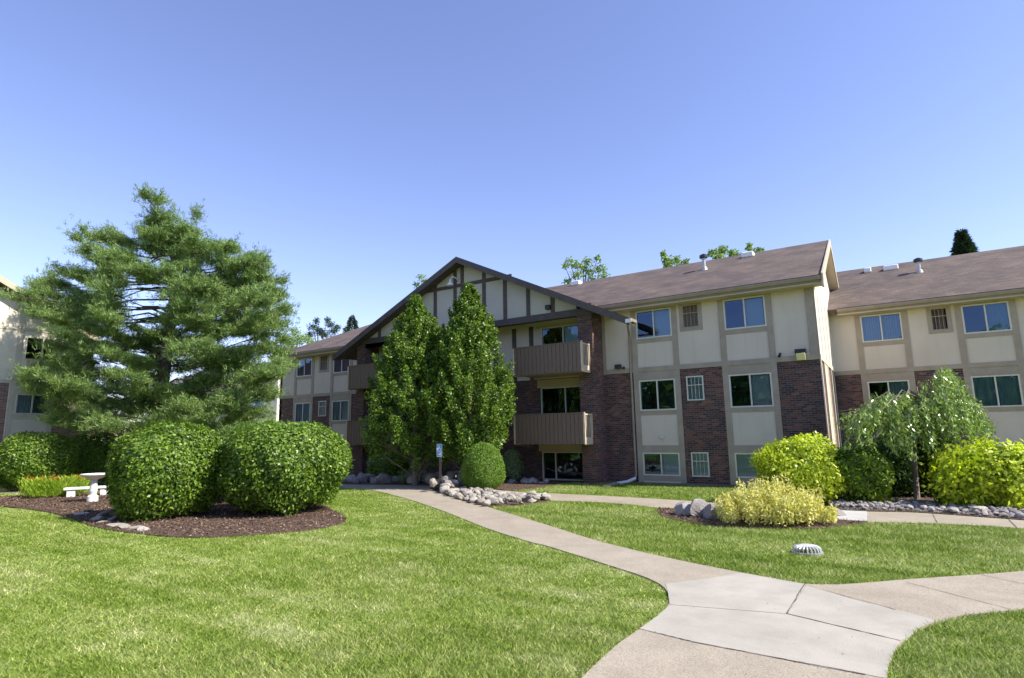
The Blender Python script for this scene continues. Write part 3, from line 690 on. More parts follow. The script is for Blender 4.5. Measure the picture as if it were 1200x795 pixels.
q = MB(); q.add([(-31.95, LY, LZ), (-28.4, hy, hz), (-31.95, 33.3, LZ), (-31.95, LY, LZ-.15), (-28.4, hy, hz-.15), (-31.95, 33.3, LZ-.15)], [(0, 1, 2), (5, 4, 3), (0, 3, 4, 1), (1, 4, 5, 2), (2, 5, 3, 0)])
lft.add(q.v, q.f); R2 = lft.build('roof', M['shingle'], B)
rt = MB(); RWY = 33.0; rz_ = 6.72+.48*(RWY-26.75)
slab(rt, (-1.95, 26.75, 6.72), (15, 26.75, 6.72), (15, RWY, rz_), (-1.95, RWY, rz_)); slab(rt, (-1.95, RWY, rz_), (15, RWY, rz_), (15, 39.3, 6.72), (-1.95, 39.3, 6.72))
R3 = rt.build('roof', M['shingle'], B)
gr = MB(); GY = 19.7
for sg in (-1, 1):
    e = GX+sg*7.9; k = GX+sg*6.15
    yk = Y0-.02 if sg > 0 else Y2
    slab(gr, (GX, GY, GZ), (k, GY, gz(k)), (k, yk, gz(k)), (GX, yk, GZ), .15)
    ye = 20.26 if sg > 0 else Y2
    slab(gr, (k, GY, gz(k)), (e, GY, gz(e)), (e, ye, gz(e)), (k, ye, gz(k)), .15)
    if sg > 0: slab(gr, (k, 20.261, gz(k)), (-8.55, 20.261, gz(-8.55)), (-8.55, Y0-.02, gz(-8.55)), (k, Y0-.02, gz(k)), .14)
    slab(gr, (GX, Y0-.021 if sg > 0 else Y2, GZ), (k, Y0-.021 if sg > 0 else Y2, gz(k)), (k, RY, gz(k)), (GX, RY, GZ), .15)
R4 = gr.build('roof', M['shingle_y'], B)
# gable rake boards
rk = MB()
for sg in (-1, 1):
    e = GX+sg*7.95
    rk.extY([(GX, GZ+.03), (e, gz(e)+.03), (e, gz(e)-.25), (GX, GZ-.25)], GY-.05, GY-.001)
    rk.extY([(GX, GZ-.16), (e, gz(e)-.16), (e, gz(e)-.19), (GX, GZ-.19)], GY, YP)
rk.build('rake_board', M['rake'], B)
# eaves: fascia, gutter, soffit
def eave(x0, x1, y, yw, z, end=True):
    MB().box(x0, x1, y-.012, y+.02, z-.2, z-.005).build('fascia', M['gutter'], B)
    gb = MB().extX([(y-.012, z-.03), (y-.12, z-.03), (y-.12, z-.07), (y-.085, z-.15), (y-.012, z-.15)], x0, x1); gb.build('gutter', M['gutter'], B)
    MB().box(x0, x1, y-.02, y+.0, z-.002, z+.02).build('drip_edge', M['rake'], B)
    MB().box(x0, x1, y+.02, yw+.02, z-.225, z-.19).build('soffit', M['soffit'], B)
    MB().box(x0, x1, y-.01, yw, z-.27, z-.226).build('frieze_board', M['soffit'], B)
eave(-9.2, -1.35, 20.67, Y0, 6.82); eave(-1.3, 15, 26.75, Y1, 6.72); eave(-31.95, -23.4, 21.94, Y2, 6.9)
# rake boards on the right end of the main roof
rb = MB(); rb.extX([(20.55, 6.86), (20.55, 6.58), (RY, RZ-.27), (33.4, 6.5), (33.4, 6.8), (RY, RZ+.03)], -1.33, -1.28); rb.build('rake_board', M['soffit'], B)
rb = MB(); rb.extX([(20.7, 6.62), (21.2, 6.6), (RY, RZ-.34), (33.3, 6.45), (33.3, 6.6), (RY, RZ-.17)], -1.65, -1.33); rb.build('soffit', M['soffit'], B)
MB().box(-1.345, -1.285, 20.53, 20.9, 6.45, 6.6).build('rake_return', M['soffit'], B)

# balconies
def balcony(x0, x1, zb, zt, yf=19.5):
    yb = YP if 1 else Y0
    o = MB().box(x0+.02, x1-.02, yf+.06, Y0-.01, zb+.02, zb+.2).build('balcony', M['trim'], B)
    f = MB(); n = 17; s = (x1-x0)/n
    for i in range(n): f.box(x0+i*s+.009, x0+(i+1)*s-.009, yf, yf+.022, zb, zt)
    f.box(x0, x1, yf+.022, yf+.05, zb, zt-.005)
    f.build('front_panel', M['balcony'], o)
    MB().box(x0-.02, x1+.02, yf-.02, yf+.09, zt, zt+.04).build('top_rail', M['balcony'], o)
    for x in (x1-.001, x0-.04):
        k = MB(); k.box(x, x+.045, yf+.052, yb, zb-.02, zb+.24); k.box(x, x+.07, yf-.01, yf+.05, zb, zt+.045)
        for y in np.arange(yf+.18, yb, .13): k.box(x+.01, x+.035, y, y+.03, zb+.24, zt-.06)
        k.box(x+.005, x+.05, yf+.05, yb+.0, zt-.06, zt-.01); k.box(x, x+.06, yb-.06, yb-.002, zb+.24, zt)
        k.build('side_rail', M['rail_sunlit'], o)
for a, b in ((-12.42, -9.43), (-22.07, -19.08)):
    balcony(a, b, 4.19, 5.29); balcony(a, b, 1.50, 2.62)

# roof furniture
def on_roof(x, y, z0, y0, m_):
    n = np.array([0, -m_, 1.0]); d = z0-m_*y0; qq = ray(x, y); t = (d-n@np.array([0, 0, H]))/(n@qq); return np.array([0, 0, H])+t*qq
def pipe(roof, p, h):
    v = MB(); v.lathe([(.16, -.08), (.12, .08), (.075, .1), (.075, h-.16)], p, 12); v.lathe([(.075, h-.17), (.1, h-.16), (.1, h-.12), (.17, h-.1), (.17, h), (.06, h+.06)], p, 12)
    v.build('vent_pipe', M['metal_grey'], roof, smooth=False)
    MB().lathe([(.11, h-.13), (.175, h-.105), (.178, h+.005), (.06, h+.07)], p, 12).build('vent_cap', M['metal_dark'], B)
def flat_vent(roof, p, wd=.5):
    v = MB(); x, y, z = p; v.box(x-wd/2, x+wd/2, y-.25, y+.2, z-.1, z+.16); v.build('roof_vent', M['white_metal'], roof, bevel=.04)
pR = on_roof(825.5, 316, 6.82, 20.67, .462); pipe(R1, pR, .62)
pW = on_roof(1077.5, 319, 6.72, 26.75, .48); pipe(R3, pW, .58)
flat_vent(R1, on_roof(877, 300.5, 6.82, 20.67, .462)); flat_vent(R1, on_roof(676, 333.5, 6.82, 20.67, .462)); flat_vent(R3, on_roof(1044, 315.5, 6.72, 26.75, .48), .6)
flat_vent(R3, on_roof(1017, 318.5, 6.72, 26.75, .48), .3)
p = (-26.9, 27.55, hz-.03)
fin = MB(); fin.tube([p, (p[0], p[1], p[2]+.35)], .04, 6); fin.tube([(p[0]-.2, p[1], p[2]+.25), (p[0]+.2, p[1], p[2]+.4)], .05, 6); fin.build('vent_pipe', M['metal_dark'], R2)

# downspouts
def downspout(pts, r=.045, mt='gutter'): MB().tube(pts, r, 6).build('downspout', M[mt], B)
ds_top = (-7.62, 19.75, gz(-7.6)-.22)
downspout([ds_top, (-7.72, 20.0, 5.78), (-8.05, 20.95, 5.6), (-8.1, Y0-.08, 5.45), (-8.1, Y0-.08, 3), (-8.1, Y0-.08, .35), (-8.12, Y0-.14, .2)])
downspout([(-8.12, Y0-.14, .2), (-8.3, Y0-.45, .1), (-8.5, Y0-.95, .07)], .06, 'white_metal')  # white end of the tan pipe: sun on it is painted in
MB().extX([(19.3, .03), (20.3, .05), (20.3, .1), (19.3, .06)], -8.68, -8.42).build('splash_block', M['conc_tan'], B)
gg = MB(); gg.extY([(-7.62, gz(-7.6)-.16), (-7.45, gz(-7.6)-.13), (-7.45, gz(-7.6)-.02), (-7.62, gz(-7.6)-.02)], GY-.04, 20.25); gg.build('gutter', M['gutter'], B)
gg = MB(); gg.box(-7.66, -7.44, GY-.07, GY-.052, gz(-7.6)-.19, gz(-7.6)-.05); gg.build('gutter_glint', M['white_metal'], B)  # white plate: the glint on the gutter end is put into its colour
downspout([(5.3, 26.6, 6.5), (5.3, 26.7, 6.35), (5.35, Y1-.08, 6.05), (5.35, Y1-.08, .2)])
downspout([(-9.0, 20.62, 6.62), (-9.0, 20.62, 6.4)], .05)

# wall lights
wl = MB().box(-2.36, -2.03, Y0-.16, Y0-.0, 4.38, 4.52).build('wall_light', M['metal_dark'], B)
MB().extX([(Y0-.02, 4.38), (Y0-.19, 4.38), (Y0-.13, 4.15), (Y0-.02, 4.15)], -2.33, -2.06).build('light_lens', M['lens'], wl, bevel=.01)
s_ = MB(); s_.tube([(-2.86, Y0-.03, 4.34), (-2.8, Y0-.16, 4.42)], [.05, .04], 8); s_.build('wall_light', M['metal_dark'], B)
s_ = MB(); s_.box(-8.74, -8.5, Y0-.14, Y0-.0, 4.34, 4.5); s_.box(-8.44, -8.36, Y0-.1, Y0, 4.3, 4.4); s_.build('wall_light', M['metal_dark'], B, bevel=.01)
s_ = MB(); s_.box(-11.24, -11.02, YP-.12, YP+.03, 6.86, 7.04); s_.build('wall_light', M['metal_dark'], B, bevel=.01)
s_ = MB(); s_.lathe([(.04, .34), (.05, .2), (.1, .12), (.16, .02), (.155, 0), (.02, .04)], (-16.0, YP-.28, 8.55), 16)
s_.tube([(-16.0, YP-.28, 8.86), (-15.9, YP-.22, 8.97), (-15.8, YP-.1, 8.9), (-15.76, YP+.02, 8.78)], .028, 6); s_.build('floodlight', M['white_metal'], B, smooth=True)
s_ = MB(); s_.lathe([(.02, -.03), (.07, -.02), (.08, .05), (.02, .06)], (-7.05, Y0-.06, 1.68), 10); s_.build('dryer_vent', M['white_stone'], B)

# ------------------------------------------------------------------ house on the far left
LX = -34.0
LH = thing('side_building', (LX-4, 5, 0), 'sunlit pale stucco and brick apartment block at the left edge, half hidden by the pine', 'apartment building')
lhz = lambda y: 9.35-.57*(y-9.14)
up_h = [(10.36, 11.72, 5.75, 6.87)]; lo_h = [(10.24, 11.49, 3.21, 4.14)]
mb = MB(); wall_cells(mb, 4, 9.95, 4.6, 13, [], LX, .25, 'X') if 0 else None
prof = [(-3, 4.62), (13.2, 4.62), (13.2, lhz(13.2)-.3), (5.2, lhz(5.2)-.3), (-3, lhz(5.2)-.3-.57*8.2)]
def xz_wall(mb, y0, y1, z0, ztop_fn, holes):
    ys = sorted({y0, y1, *[c for h in holes for c in h[:2]]})
    for a, b in zip(ys, ys[1:]):
        hs = sorted([h for h in holes if h[0] <= (a+b)/2 <= h[1]], key=lambda h: h[2]); z = z0
        for h in hs: mb.box(LX-.25, LX, a, b, z, h[2]); z = h[3]
        mb.extX([(a, z), (b, z), (b, ztop_fn(b)), (a, ztop_fn(a))], LX-.25, LX)
apex = 5.2
tz = lambda y: lhz(y)-.32 if y >= apex else lhz(apex)-.32-.57*(apex-y)
for h in up_h: pass
xz_wall(mb, apex, 13.2, 4.66, tz, up_h); xz_wall(mb, -3, apex, 4.66, tz, [])
mb.build('stucco_wall', M['stucco_sunlit_cream'], LH)
mb = MB()
for a, b, hs in ((-3, 9.93, []), (11.68, 13.2, [])): mb.box(LX-.25, LX, a, b, -.3, 4.66)
mb.build('brick_wall', M['brick_pale'], LH)
mb = MB(); wall_cells(mb, 9.93, 11.68, -.3, 4.66, lo_h, LX, .25, 'X'); mb.build('stucco_wall', M['stucco_sunlit_cream'], LH)
CT = rough_mat('cream_trim', (.55, .48, .39), (.62, .55, .45), 3, .7, .15, 30, .01)
for q in ((LX-.01, LX+.03, -3, 13.2, 4.62, 4.78), (LX-.01, LX+.03, -3, 13.2, 7.13, 7.26), (LX-.01, LX+.035, 9.95, 10.17, -.2, 4.6), (LX-.01, LX+.035, 11.5, 11.72, -.2, 4.6), (LX-.01, LX+.035, 11.78, 12.0, 4.8, 7.1),
          (LX-.01, LX+.035, 10.02, 10.24, 4.8, tz(10.2)), (LX-.01, LX+.02, 10.17, 11.5, 2.95, 3.2), (LX-.01, LX+.02, 10.17, 11.5, 4.15, 4.6)): MB().box(*q).build('timber_trim', CT, LH)
def window_x(par, y0, y1, z0, z1, X, inner):
    fw = .05; mb = MB(); a, b = X-.07, X+.03
    mb.box(a, b, y0, y1, z1-fw, z1).box(a, b, y0, y1, z0, z0+fw).box(a, b, y0, y0+fw, z0+fw, z1-fw).box(a, b, y1-fw, y1, z0+fw, z1-fw).box(a, b-.01, (y0+y1)/2-.03, (y0+y1)/2+.03, z0+fw, z1-fw)
    o = mb.build('window', M['frame'], par)
    p = MB(); p.add([(X-.02, y0+.03, z0+.03), (X-.02, y1-.03, z0+.03), (X-.02, y1-.03, z1-.03), (X-.02, y0+.03, z1-.03)], [(0, 1, 2, 3)]); p.build('pane', M['glass'], o, fix=False)
    for l_, r_, k in inner:
        n = 14; vs = []
        for i in range(n+1):
            y = l_+(r_-l_)*i/n; xx = X-.1+(.02 if i % 2 else -.02); vs += [(xx, y, z0+fw), (xx, y, z1-fw)]
        MB().add(vs, [(2*i, 2*i+2, 2*i+3, 2*i+1) for i in range(n)]).build('curtain', M[k], o, fix=False)
window_x(LH, *up_h[0], LX, []); window_x(LH, *lo_h[0], LX, [(10.3, 10.85, 'curtain_white'), (10.9, 11.44, 'curtain_teal')])
it = MB(); it.add([(LX-1.2, 8, 0), (LX-1.2, 13, 0), (LX-1.2, 13, 8), (LX-1.2, 8, 8)], [(0, 1, 2, 3)]); it.build('dark_backdrop', M['room_shade'], LH, fix=False)  # dark sheet as backdrop, room shade painted in
mb = MB(); mb.box(LX-9, LX-.25, 12.95, 13.2, -.3, tz(13.2)); mb.box(LX-9, LX-.25, -3, -2.75, -.3, tz(-3)); mb.build('stucco_wall', M['stucco_sunlit_cream'], LH)
rf = MB(); e1 = 13.9; e0 = 2*apex-e1
slab(rf, (LX+.55, apex, lhz(apex)), (LX+.55, e1, lhz(e1)), (LX-10, e1, lhz(e1)), (LX-10, apex, lhz(apex)), .15)
slab(rf, (LX+.55, apex, lhz(apex)), (LX+.55, e0, lhz(e1)), (LX-10, e0, lhz(e1)), (LX-10, apex, lhz(apex)), .15)
rf.build('roof', M['shingle_y'], LH)
rk = MB(); rk.extX([(apex, lhz(apex)+.03), (e1, lhz(e1)+.03), (e1, lhz(e1)-.27), (apex, lhz(apex)-.27), (e0, lhz(e1)-.27), (e0, lhz(e1)+.03)], LX+.551, LX+.6)
rk.build('rake_board', M['soffit'], LH)
# shallow balcony ledge under the upper window
bl = MB(); bl.box(LX+.02, LX+.5, 10.3, 12.6, 5.2, 5.3); bl.build('balcony', M['trim'], LH)
bl = MB()
for y in np.arange(10.32, 12.6, .12): bl.box(LX+.46, LX+.48, y, y+.06, 5.3, 5.72)
bl.box(LX+.44, LX+.5, 10.3, 12.6, 5.7, 5.76); bl.build('side_rail', M['rail_sunlit'], LH)

# grey roofed building far behind the pine
BH = thing('background_building', (-55, 36, 0), 'pale block with grey shingle roof glimpsed through the pine beside the left wing', 'building')
MB().box(-70, -47.5, 33.6, 46, -.3, 7.4).build('stucco_wall', M['stucco_sunlit_cream'], BH)
rf = MB(); slab(rf, (-70.5, 33.0, 7.5), (-47, 33.0, 7.5), (-47, 39.8, 10.3), (-70.5, 39.8, 10.3)); slab(rf, (-70.5, 46.6, 7.5), (-47, 46.6, 7.5), (-47, 39.8, 10.3), (-70.5, 39.8, 10.3)); rf.build('roof', M['shingle_grey'], BH)
MB().extX([(33.6, 7.35), (46, 7.35), (39.8, 10.1)], -47.7, -47.5).build('gable_wall', M['stucco_sunlit_cream'], BH)
for k in range(5):
    a = -67+k*4; w_ = MB().box(a, a+1.5, 33.56, 33.6, 4.6, 5.8).build('window', M['frame'], BH); MB().box(a+.08, a+1.42, 33.54, 33.557, 4.68, 5.72).build('pane', M['glass'], w_)

# ------------------------------------------------------------------ bushes left
GL = 'large clipped bushes in the left mulch bed'
c, r, h = place(125, 258, 497, 612); bush('round_bush', 'big round leafy green bush behind the left lawn, left of the pair', (c[0]+.12, c[1]), r*.85, r*.88, h, M['l_burning'], 38000, .08, .046, group=GL, seed=3, zc=.54, pw=2.4, thick=.3, amp=.085, spike=.05)
c2, r2, h2 = place(254, 402, 495, 608); bush('round_bush', 'largest round leafy bush at the right tip of the mulch bed', c2, r2*.92, r2*.92, h2, M['l_burning'], 44000, .08, .046, group=GL, seed=8, zc=.54, pw=2.4, thick=.3, amp=.085, spike=.05)
c, r, h = place(222, 300, 499, 596); bush('round_bush', 'lighter green bush showing between the two big round bushes', (c[0]-.6, c[1]+1.3), r*1.2, r*1.2, topz(0, 498, (c[0]-.6, c[1]+1.3)), M['l_hedge2'], 14000, .07, .045, group=GL, seed=5)
c, r, h = place(-8, 88, 505, 577); bush('round_bush', 'round green bush at the left edge beside the red flowers', c, r*.86, r*.86, h, M['l_burning'], 22000, .085, .05, group=GL, seed=12, pw=2.5)
c, r, h = place(74, 136, 508, 570); bush('round_bush', 'yellower green bush behind the bird bath', c, r*1.05, r, h, M['l_hedge2'], 14000, .08, .05, group=GL, seed=15)

# middle: clipped dome and small shrubs
c, r, h = place(541, 592, 519, 578); bush('dome_shrub', 'tightly clipped bright green dome shrub in the white rocks', c, r, r, h, M['l_dome'], 26000, .04, .022, cat='shrub', seed=2, zc=.33, amp=.015, thick=.07, pw=2.05, up=.3, droop=0)
c, r, h = place(584, 603, 528, 566); c = (c[0]-.1, c[1]+.6); bush('shrub', 'pale green rounded shrub just behind the dome shrub', c, r*1.2, r*1.2, h, M['l_light'], 5000, .06, .04, cat='shrub', seed=4)
c, r, h = place(528, 548, 541, 567); c = (c[0]-.1, c[1]+.8); bush('shrub', 'small loose light green shrub left of the dome shrub', c, r, r, h, M['l_light'], 2500, .08, .045, cat='shrub', seed=6, amp=.15)
c, r, h = place(428, 474, 530, 566); c = (c[0]-.1, c[1]+.3); bush('shrub', 'dark shaded shrub under the left conical tree', c, r, r, h*.95, M['l_burning'], 8000, .07, .045, cat='shrub', seed=9, amp=.08)

# right: gold, chartreuse and green shrubs
c, r, h = place(845, 980, 557, 619, .35)
t = thing('gold_shrub', (c[0], c[1], 0), 'low spreading golden yellow shrub in the mulch beside the boulders', 'shrub')
PP, NN, DD = [], [], []
ax = _R[:2]/np.linalg.norm(_R[:2]); ay = np.array([-ax[1], ax[0]])
for i in range(210):
    u_, v_ = rng.uniform(-1, 1), rng.uniform(-1, 1)
    if u_*u_+v_*v_ > 1: continue
    hh = h*(1-.55*abs(u_+.15)**1.8)*(1-.35*v_*v_)*rng.uniform(.62, 1.0)
    if rng.uniform() < .12: hh *= 1.12
    bx = np.array(c)+ax*u_*r*.93+ay*v_*.55
    lean = ax*u_*.3+ay*v_*.25+rng.normal(size=2)*.07
    k = 105; tt = rng.uniform(.12, 1, k)**.8
    rr = .07*(1.15-tt)+.03; ang = rng.uniform(0, 6.28, k)
    p = np.c_[bx[0]+lean[0]*tt*hh+np.cos(ang)*rr, bx[1]+lean[1]*tt*hh+np.sin(ang)*rr, tt*hh]
    PP.append(p); NN.append(np.c_[np.cos(ang), np.sin(ang), np.full(k, .5)])
leaves('foliage', np.concatenate(PP), np.concatenate(NN), .05, .03, M['l_yellow'], t, droop=-.5)
mb = MB()
for i in range(14):
    u_ = rng.uniform(-.8, .8); bx = np.array(c)+ax*u_*r*.9; mb.tube([(c[0], c[1], .02), (bx[0], bx[1], h*.15), (bx[0]+ax[0]*u_*.1, bx[1], h*.5*(1-.4*abs(u_)))], [.02, .015, .008], 4)
mb.build('stems', M['bark_light'], t)

c, r, h = place(896, 982, 515, 594); bush('rounded_shrub', 'bright yellow green rounded shrub behind the gold shrub', c, r, r, h, M['l_char'], 14000, .09, .055, cat='shrub', seed=21, amp=.12, thick=.34, pw=2.3, spike=.16)
c, r, h = place(962, 1036, 527, 594); c = (c[0]+.1, c[1]+.35); bush('rounded_shrub', 'darker green shrub left of the weeping tree', c, r, r, topz(0, 528, c), M['l_char2'], 12000, .09, .05, cat='shrub', seed=22, amp=.1, thick=.25, spike=.15)
c, r, h = place(1108, 1215, 522, 601, .6); bush('rounded_shrub', 'large loose yellow green shrub at the right edge', (c[0]+.2, c[1]+.3), r*1.0, r*.9, h*1.0, M['l_char'], 19000, .11, .06, cat='shrub', seed=23, amp=.2, thick=.5, spike=.28)
c, r, h = place(1100, 1150, 545, 598, .6); bush('rounded_shrub', 'low green shrub in front between weeping tree and edge shrub', (c[0]+.1, c[1]+.4), r, r*.9, h, M['l_char2'], 7000, .1, .055, cat='shrub', seed=28, amp=.15, thick=.35, spike=.2)
for i, (a, b, yt, yb, lab) in enumerate(((1018, 1072, 512, 586, 'dark green shrub directly behind the weeping tree trunk on its left'), (1068, 1120, 500, 586, 'dark green shrub behind the weeping tree trunk on its right'))):
    c, r, h = place(a, b, yt, yb, 1.5); bush('rounded_shrub', lab, c, r*1.1, r, topz(0, yt, c), M['l_dark'], 9000, .1, .055, cat='shrub', seed=30+i, amp=.12, thick=.3, spike=.12)

# weeping tree
tx, ty = at(1075, 587)
t = thing('weeping_tree', (tx, ty, 0), 'small weeping tree with drooping leaves in the river stones', 'tree')
dep = float(np.array([tx, ty, 1.5-H])@_f)
def tp(x, y, dd=0): return atD(x, y, dep+dd)
mb = MB(); trunk = [(tx, ty, 0), tuple(tp(1073, 560)), tuple(tp(1071, 530)), tuple(tp(1074, 500)), tuple(tp(1082, 475))]
mb.tube(trunk, [.075, .06, .055, .05, .03], 8)
lobes = [((1038, 468), 30, 14), ((1062, 478), 30, 14), ((1104, 438), 14, 8), ((1104, 446), 18, 12), ((1074, 466), 22, 9), ((1058, 463), 22, 8), ((1082, 478), 26, 12), ((1118, 465), 24, 15), ((1092, 462), 20, 14), ((1045, 475), 34, 12), ((1018, 484), 16, 12), ((1130, 485), 16, 10)]
strands = []
PL, DL = [], []
for i in range(330):
    (lx, ly), lw_, lh_ = lobes[rng.integers(len(lobes))]
    sx, sy = lx+rng.normal()*lw_*.38, ly+rng.normal()*lh_*.35; dd = rng.normal()*.8
    s = tp(sx, sy, dd); side = (sx-1075)/75
    ln = rng.uniform(.35, 1.4)*(1.1 if sy < 470 else .85)
    tipx = side*.35+rng.normal()*.15
    e = s+Vector((_R[0]*tipx, _R[1]*tipx, -ln))+Vector((_f[0], _f[1], 0))*rng.normal()*.2
    mid = (s+e)/2+Vector((_R[0]*tipx, _R[1]*tipx, .12))
    if i % 9 == 0:
        T0 = Vector(trunk[-2]).lerp(Vector(trunk[-1]), rng.uniform(0, 1)); A1 = T0.lerp(s, .3)+Vector((0, 0, .22)); A2 = T0.lerp(s, .7)+Vector((0, 0, .3)); mb.tube([T0, A1, A2, s], [.022, .018, .013, .007], 4, False)
    mb.tube([tuple(s), tuple(mid), tuple(e)], [.006, .005, .003], 3, False)
    k = int(64*ln); tt = rng.uniform(0, 1, k)[:, None]; S_, Mi, E_ = map(np.array, (s, mid, e))
    p = (1-tt)**2*S_+2*tt*(1-tt)*Mi+tt*tt*E_
    PL.append(p+rng.normal(size=p.shape)*.035); DL.append(nrm(rng.normal(size=p.shape)*.55+np.array([side*.3, 0, -.9])))
P = np.concatenate(PL); D = np.concatenate(DL); n = len(P); N2 = nrm(rng.normal(size=(n, 3))+np.array([0, -.2, .5])); s = rng.uniform(.7, 1.25, n)
mb.build('trunk', M['bark_light'], t)
mesh_np('crown', leaf_verts(P, D, N2, .11*s, .042*s), None, M['l_weep'], rng.uniform(0, 1, n), t)

# conical trees in front of the gable
def cone_tree(x, yb, Y, yt, prof, lab, seed):
    X = atY(x, yb, Y)[0]; h = topz(0, yt, (X, Y)); t = thing('conical_tree', (X, Y, 0), lab, 'tree', 'conical trees before the gable')
    r = np.random.default_rng(seed); k = ppm(X, Y, 3)
    PP, NN = [], []; mb = MB(); mb.tube([(X, Y, 0), (X, Y, h*.3), (X+.05, Y, h*.9)], [.11, .08, .02], 8)
    for i in range(520):
        u_ = r.uniform(0, 1)**.85; z = h*(.12+.85*u_); rad = np.interp(u_, [p[0] for p in prof], [p[1] for p in prof])
        a = r.uniform(0, 6.28); f_ = r.uniform(.55, 1.0) if r.uniform() < .8 else r.uniform(.1, .6)
        cx, cy = X+math.cos(a)*rad*f_, Y+math.sin(a)*rad*f_
        out = np.array([math.cos(a)*.45, math.sin(a)*.45, 1.0]); out /= np.linalg.norm(out)
        ln = r.uniform(.35, .65)*(1 if u_ < .85 else .6); wd = .19 if u_ < .85 else .11
        m_ = 190; q = rng.normal(size=(m_, 3)); tt = rng.uniform(-.5, .5, m_)[:, None]
        side = q-(q@out)[:, None]*out; side = nrm(side)*rng.uniform(.2, 1, m_)[:, None]*wd*(1-.9*np.clip(tt+.1, 0, 1))
        PP.append(np.array([cx, cy, z])+out*tt*ln*1.4+side); NN.append(nrm(side+np.array([math.cos(a), math.sin(a), .5])*.12))
        if i % 4 == 0: mb.tube([(X, Y, max(.3, z-ln-.5)), (cx, cy, z)], [.025, .008], 4, False)
    mb.build('trunk', M['bark_light'], t)
    leaves('crown', np.concatenate(PP), np.concatenate(NN), .085, .05, M['l_horn'], t, droop=-.15, jit=1.0)
cone_tree(486, 568, 17.1, 345, [(0, 1.0), (.08, 1.75), (.2, 2.15), (.32, 2.15), (.5, 1.75), (.7, 1.12), (.85, .6), (.95, .26), (1, .05)], 'left of the two conical leafy trees, with a gap of dark stems below', 41)
cone_tree(551, 570, 17.5, 332, [(0, .9), (.1, 1.45), (.22, 1.72), (.36, 1.75), (.55, 1.45), (.72, 1.0), (.87, .54), (.95, .22), (1, .04)], 'right of the two conical leafy trees, standing behind the blue sign', 42)

# pine
PXg, PYg = -26.0, 13.0
pd = float(np.array([PXg, PYg, 5-H])@_f)
t = thing('pine_tree', (PXg, PYg, 0), 'tall spreading pine with layered boughs behind the bushes on the left', 'tree')
tr_px = [(186, 572), (186, 520), (188, 470), (194, 420), (201, 370), (206, 330), (203, 300), (194, 270), (180, 240)]
tr_w = [atD(x, y, pd) for x, y in tr_px]; off = Vector((PXg, PYg, 0))-Vector((tr_w[0].x, tr_w[0].y, 0)); tr_w[0] = Vector((tr_w[0].x, tr_w[0].y, -.1))
mb = MB(); mb.tube(tr_w, [.34, .30, .27, .24, .2, .16, .12, .08, .04], 10)
pads = [(440, 90, 42, 28), (465, 150, 55, 30), (425, 180, 26, 15), (578, 130, 8, 12), (520, 190, 60, 30), (480, 240, 90, 38), (400, 222, 55, 24), (348, 205, 26, 10), (245, 200, 30, 34), (262, 255, 52, 36), (340, 285, 80, 30),
        (400, 300, 50, 22), (210, 310, 56, 28), (155, 335, 50, 28), (560, 235, 66, 34), (620, 245, 56, 30), (660, 225, 26, 18), (600, 290, 85, 36), (700, 275, 62, 26), (752, 262, 28, 16), (680, 315, 85, 34), (745, 312, 42, 22),
        (640, 355, 85, 34), (575, 335, 60, 30), (800, 372, 40, 20), (790, 418, 50, 24), (720, 400, 75, 30), (650, 420, 75, 34), (180, 385, 100, 30), (95, 372, 42, 14), (48, 374, 28, 9), (255, 392, 76, 28), (300, 435, 80, 36),
        (130, 430, 66, 18), (210, 440, 85, 30), (325, 480, 60, 24), (525, 425, 66, 32), (620, 480, 95, 34), (700, 470, 85, 30), (790, 470, 52, 22), (770, 540, 66, 26), (650, 550, 105, 30), (560, 520, 60, 22), (190, 522, 80, 15),
        (290, 532, 85, 18), (365, 545, 50, 14), (105, 618, 52, 14), (190, 605, 85, 20), (300, 620, 95, 22), (140, 650, 70, 14), (385, 600, 60, 20), (620, 590, 95, 22), (720, 600, 75, 22), (790, 600, 42, 18), (700, 655, 105, 24),
        (770, 655, 50, 20), (440, 645, 75, 22), (580, 640, 75, 22), (200, 665, 90, 20), (320, 685, 95, 24), (420, 705, 115, 26), (540, 705, 115, 26), (640, 715, 85, 22), (250, 745, 100, 20), (500, 745, 95, 22), (720, 718, 62, 22), (170, 705, 50, 18),
        (820, 500, 26, 14), (815, 555, 24, 12), (560, 400, 60, 30), (400, 760, 140, 22), (620, 760, 120, 20), (740, 760, 70, 18),
        (120, 350, 30, 20), (700, 340, 60, 28), (760, 350, 40, 18), (330, 250, 50, 18), (540, 290, 50, 30), (460, 200, 50, 26)]
sc = 1/2.483; kp = ppm(PXg, PYg, 5); TP, TD = [], []
allp = [(x, y, w_, h_, None) for x, y, w_, h_ in pads]
sil = [(400,60),(480,70),(500,130),(560,150),(600,205),(690,220),(775,262),(785,320),(765,370),(825,375),(838,430),(805,520),(825,570),(795,640),(755,720),(740,765),(300,765),(140,740),(90,640),(70,605),(130,570),(130,525),(200,500),(100,445),(70,400),(40,372),(100,345),(120,300),(230,285),(215,210),(240,175),(330,195),(410,195),(395,120)]
fp = rng.uniform((30, 60), (840, 770), (1500, 2)); fp = fp[inside(fp, sil)]
fp = [q for q in fp if not (335 < q[0] < 505 and 315 < q[1] < 415) and not (300 < q[0] < 400 and 555 < q[1] < 590)]
fp = [q for q in fp if inside(np.array([[q[0]-32, q[1]], [q[0]+32, q[1]]]), sil).all()][:100]
for q in fp: allp.append((q[0], q[1], rng.uniform(34, 66), rng.uniform(16, 28), rng.uniform(-2.6, 2.6)*min(1, (q[1]-30)/350)))
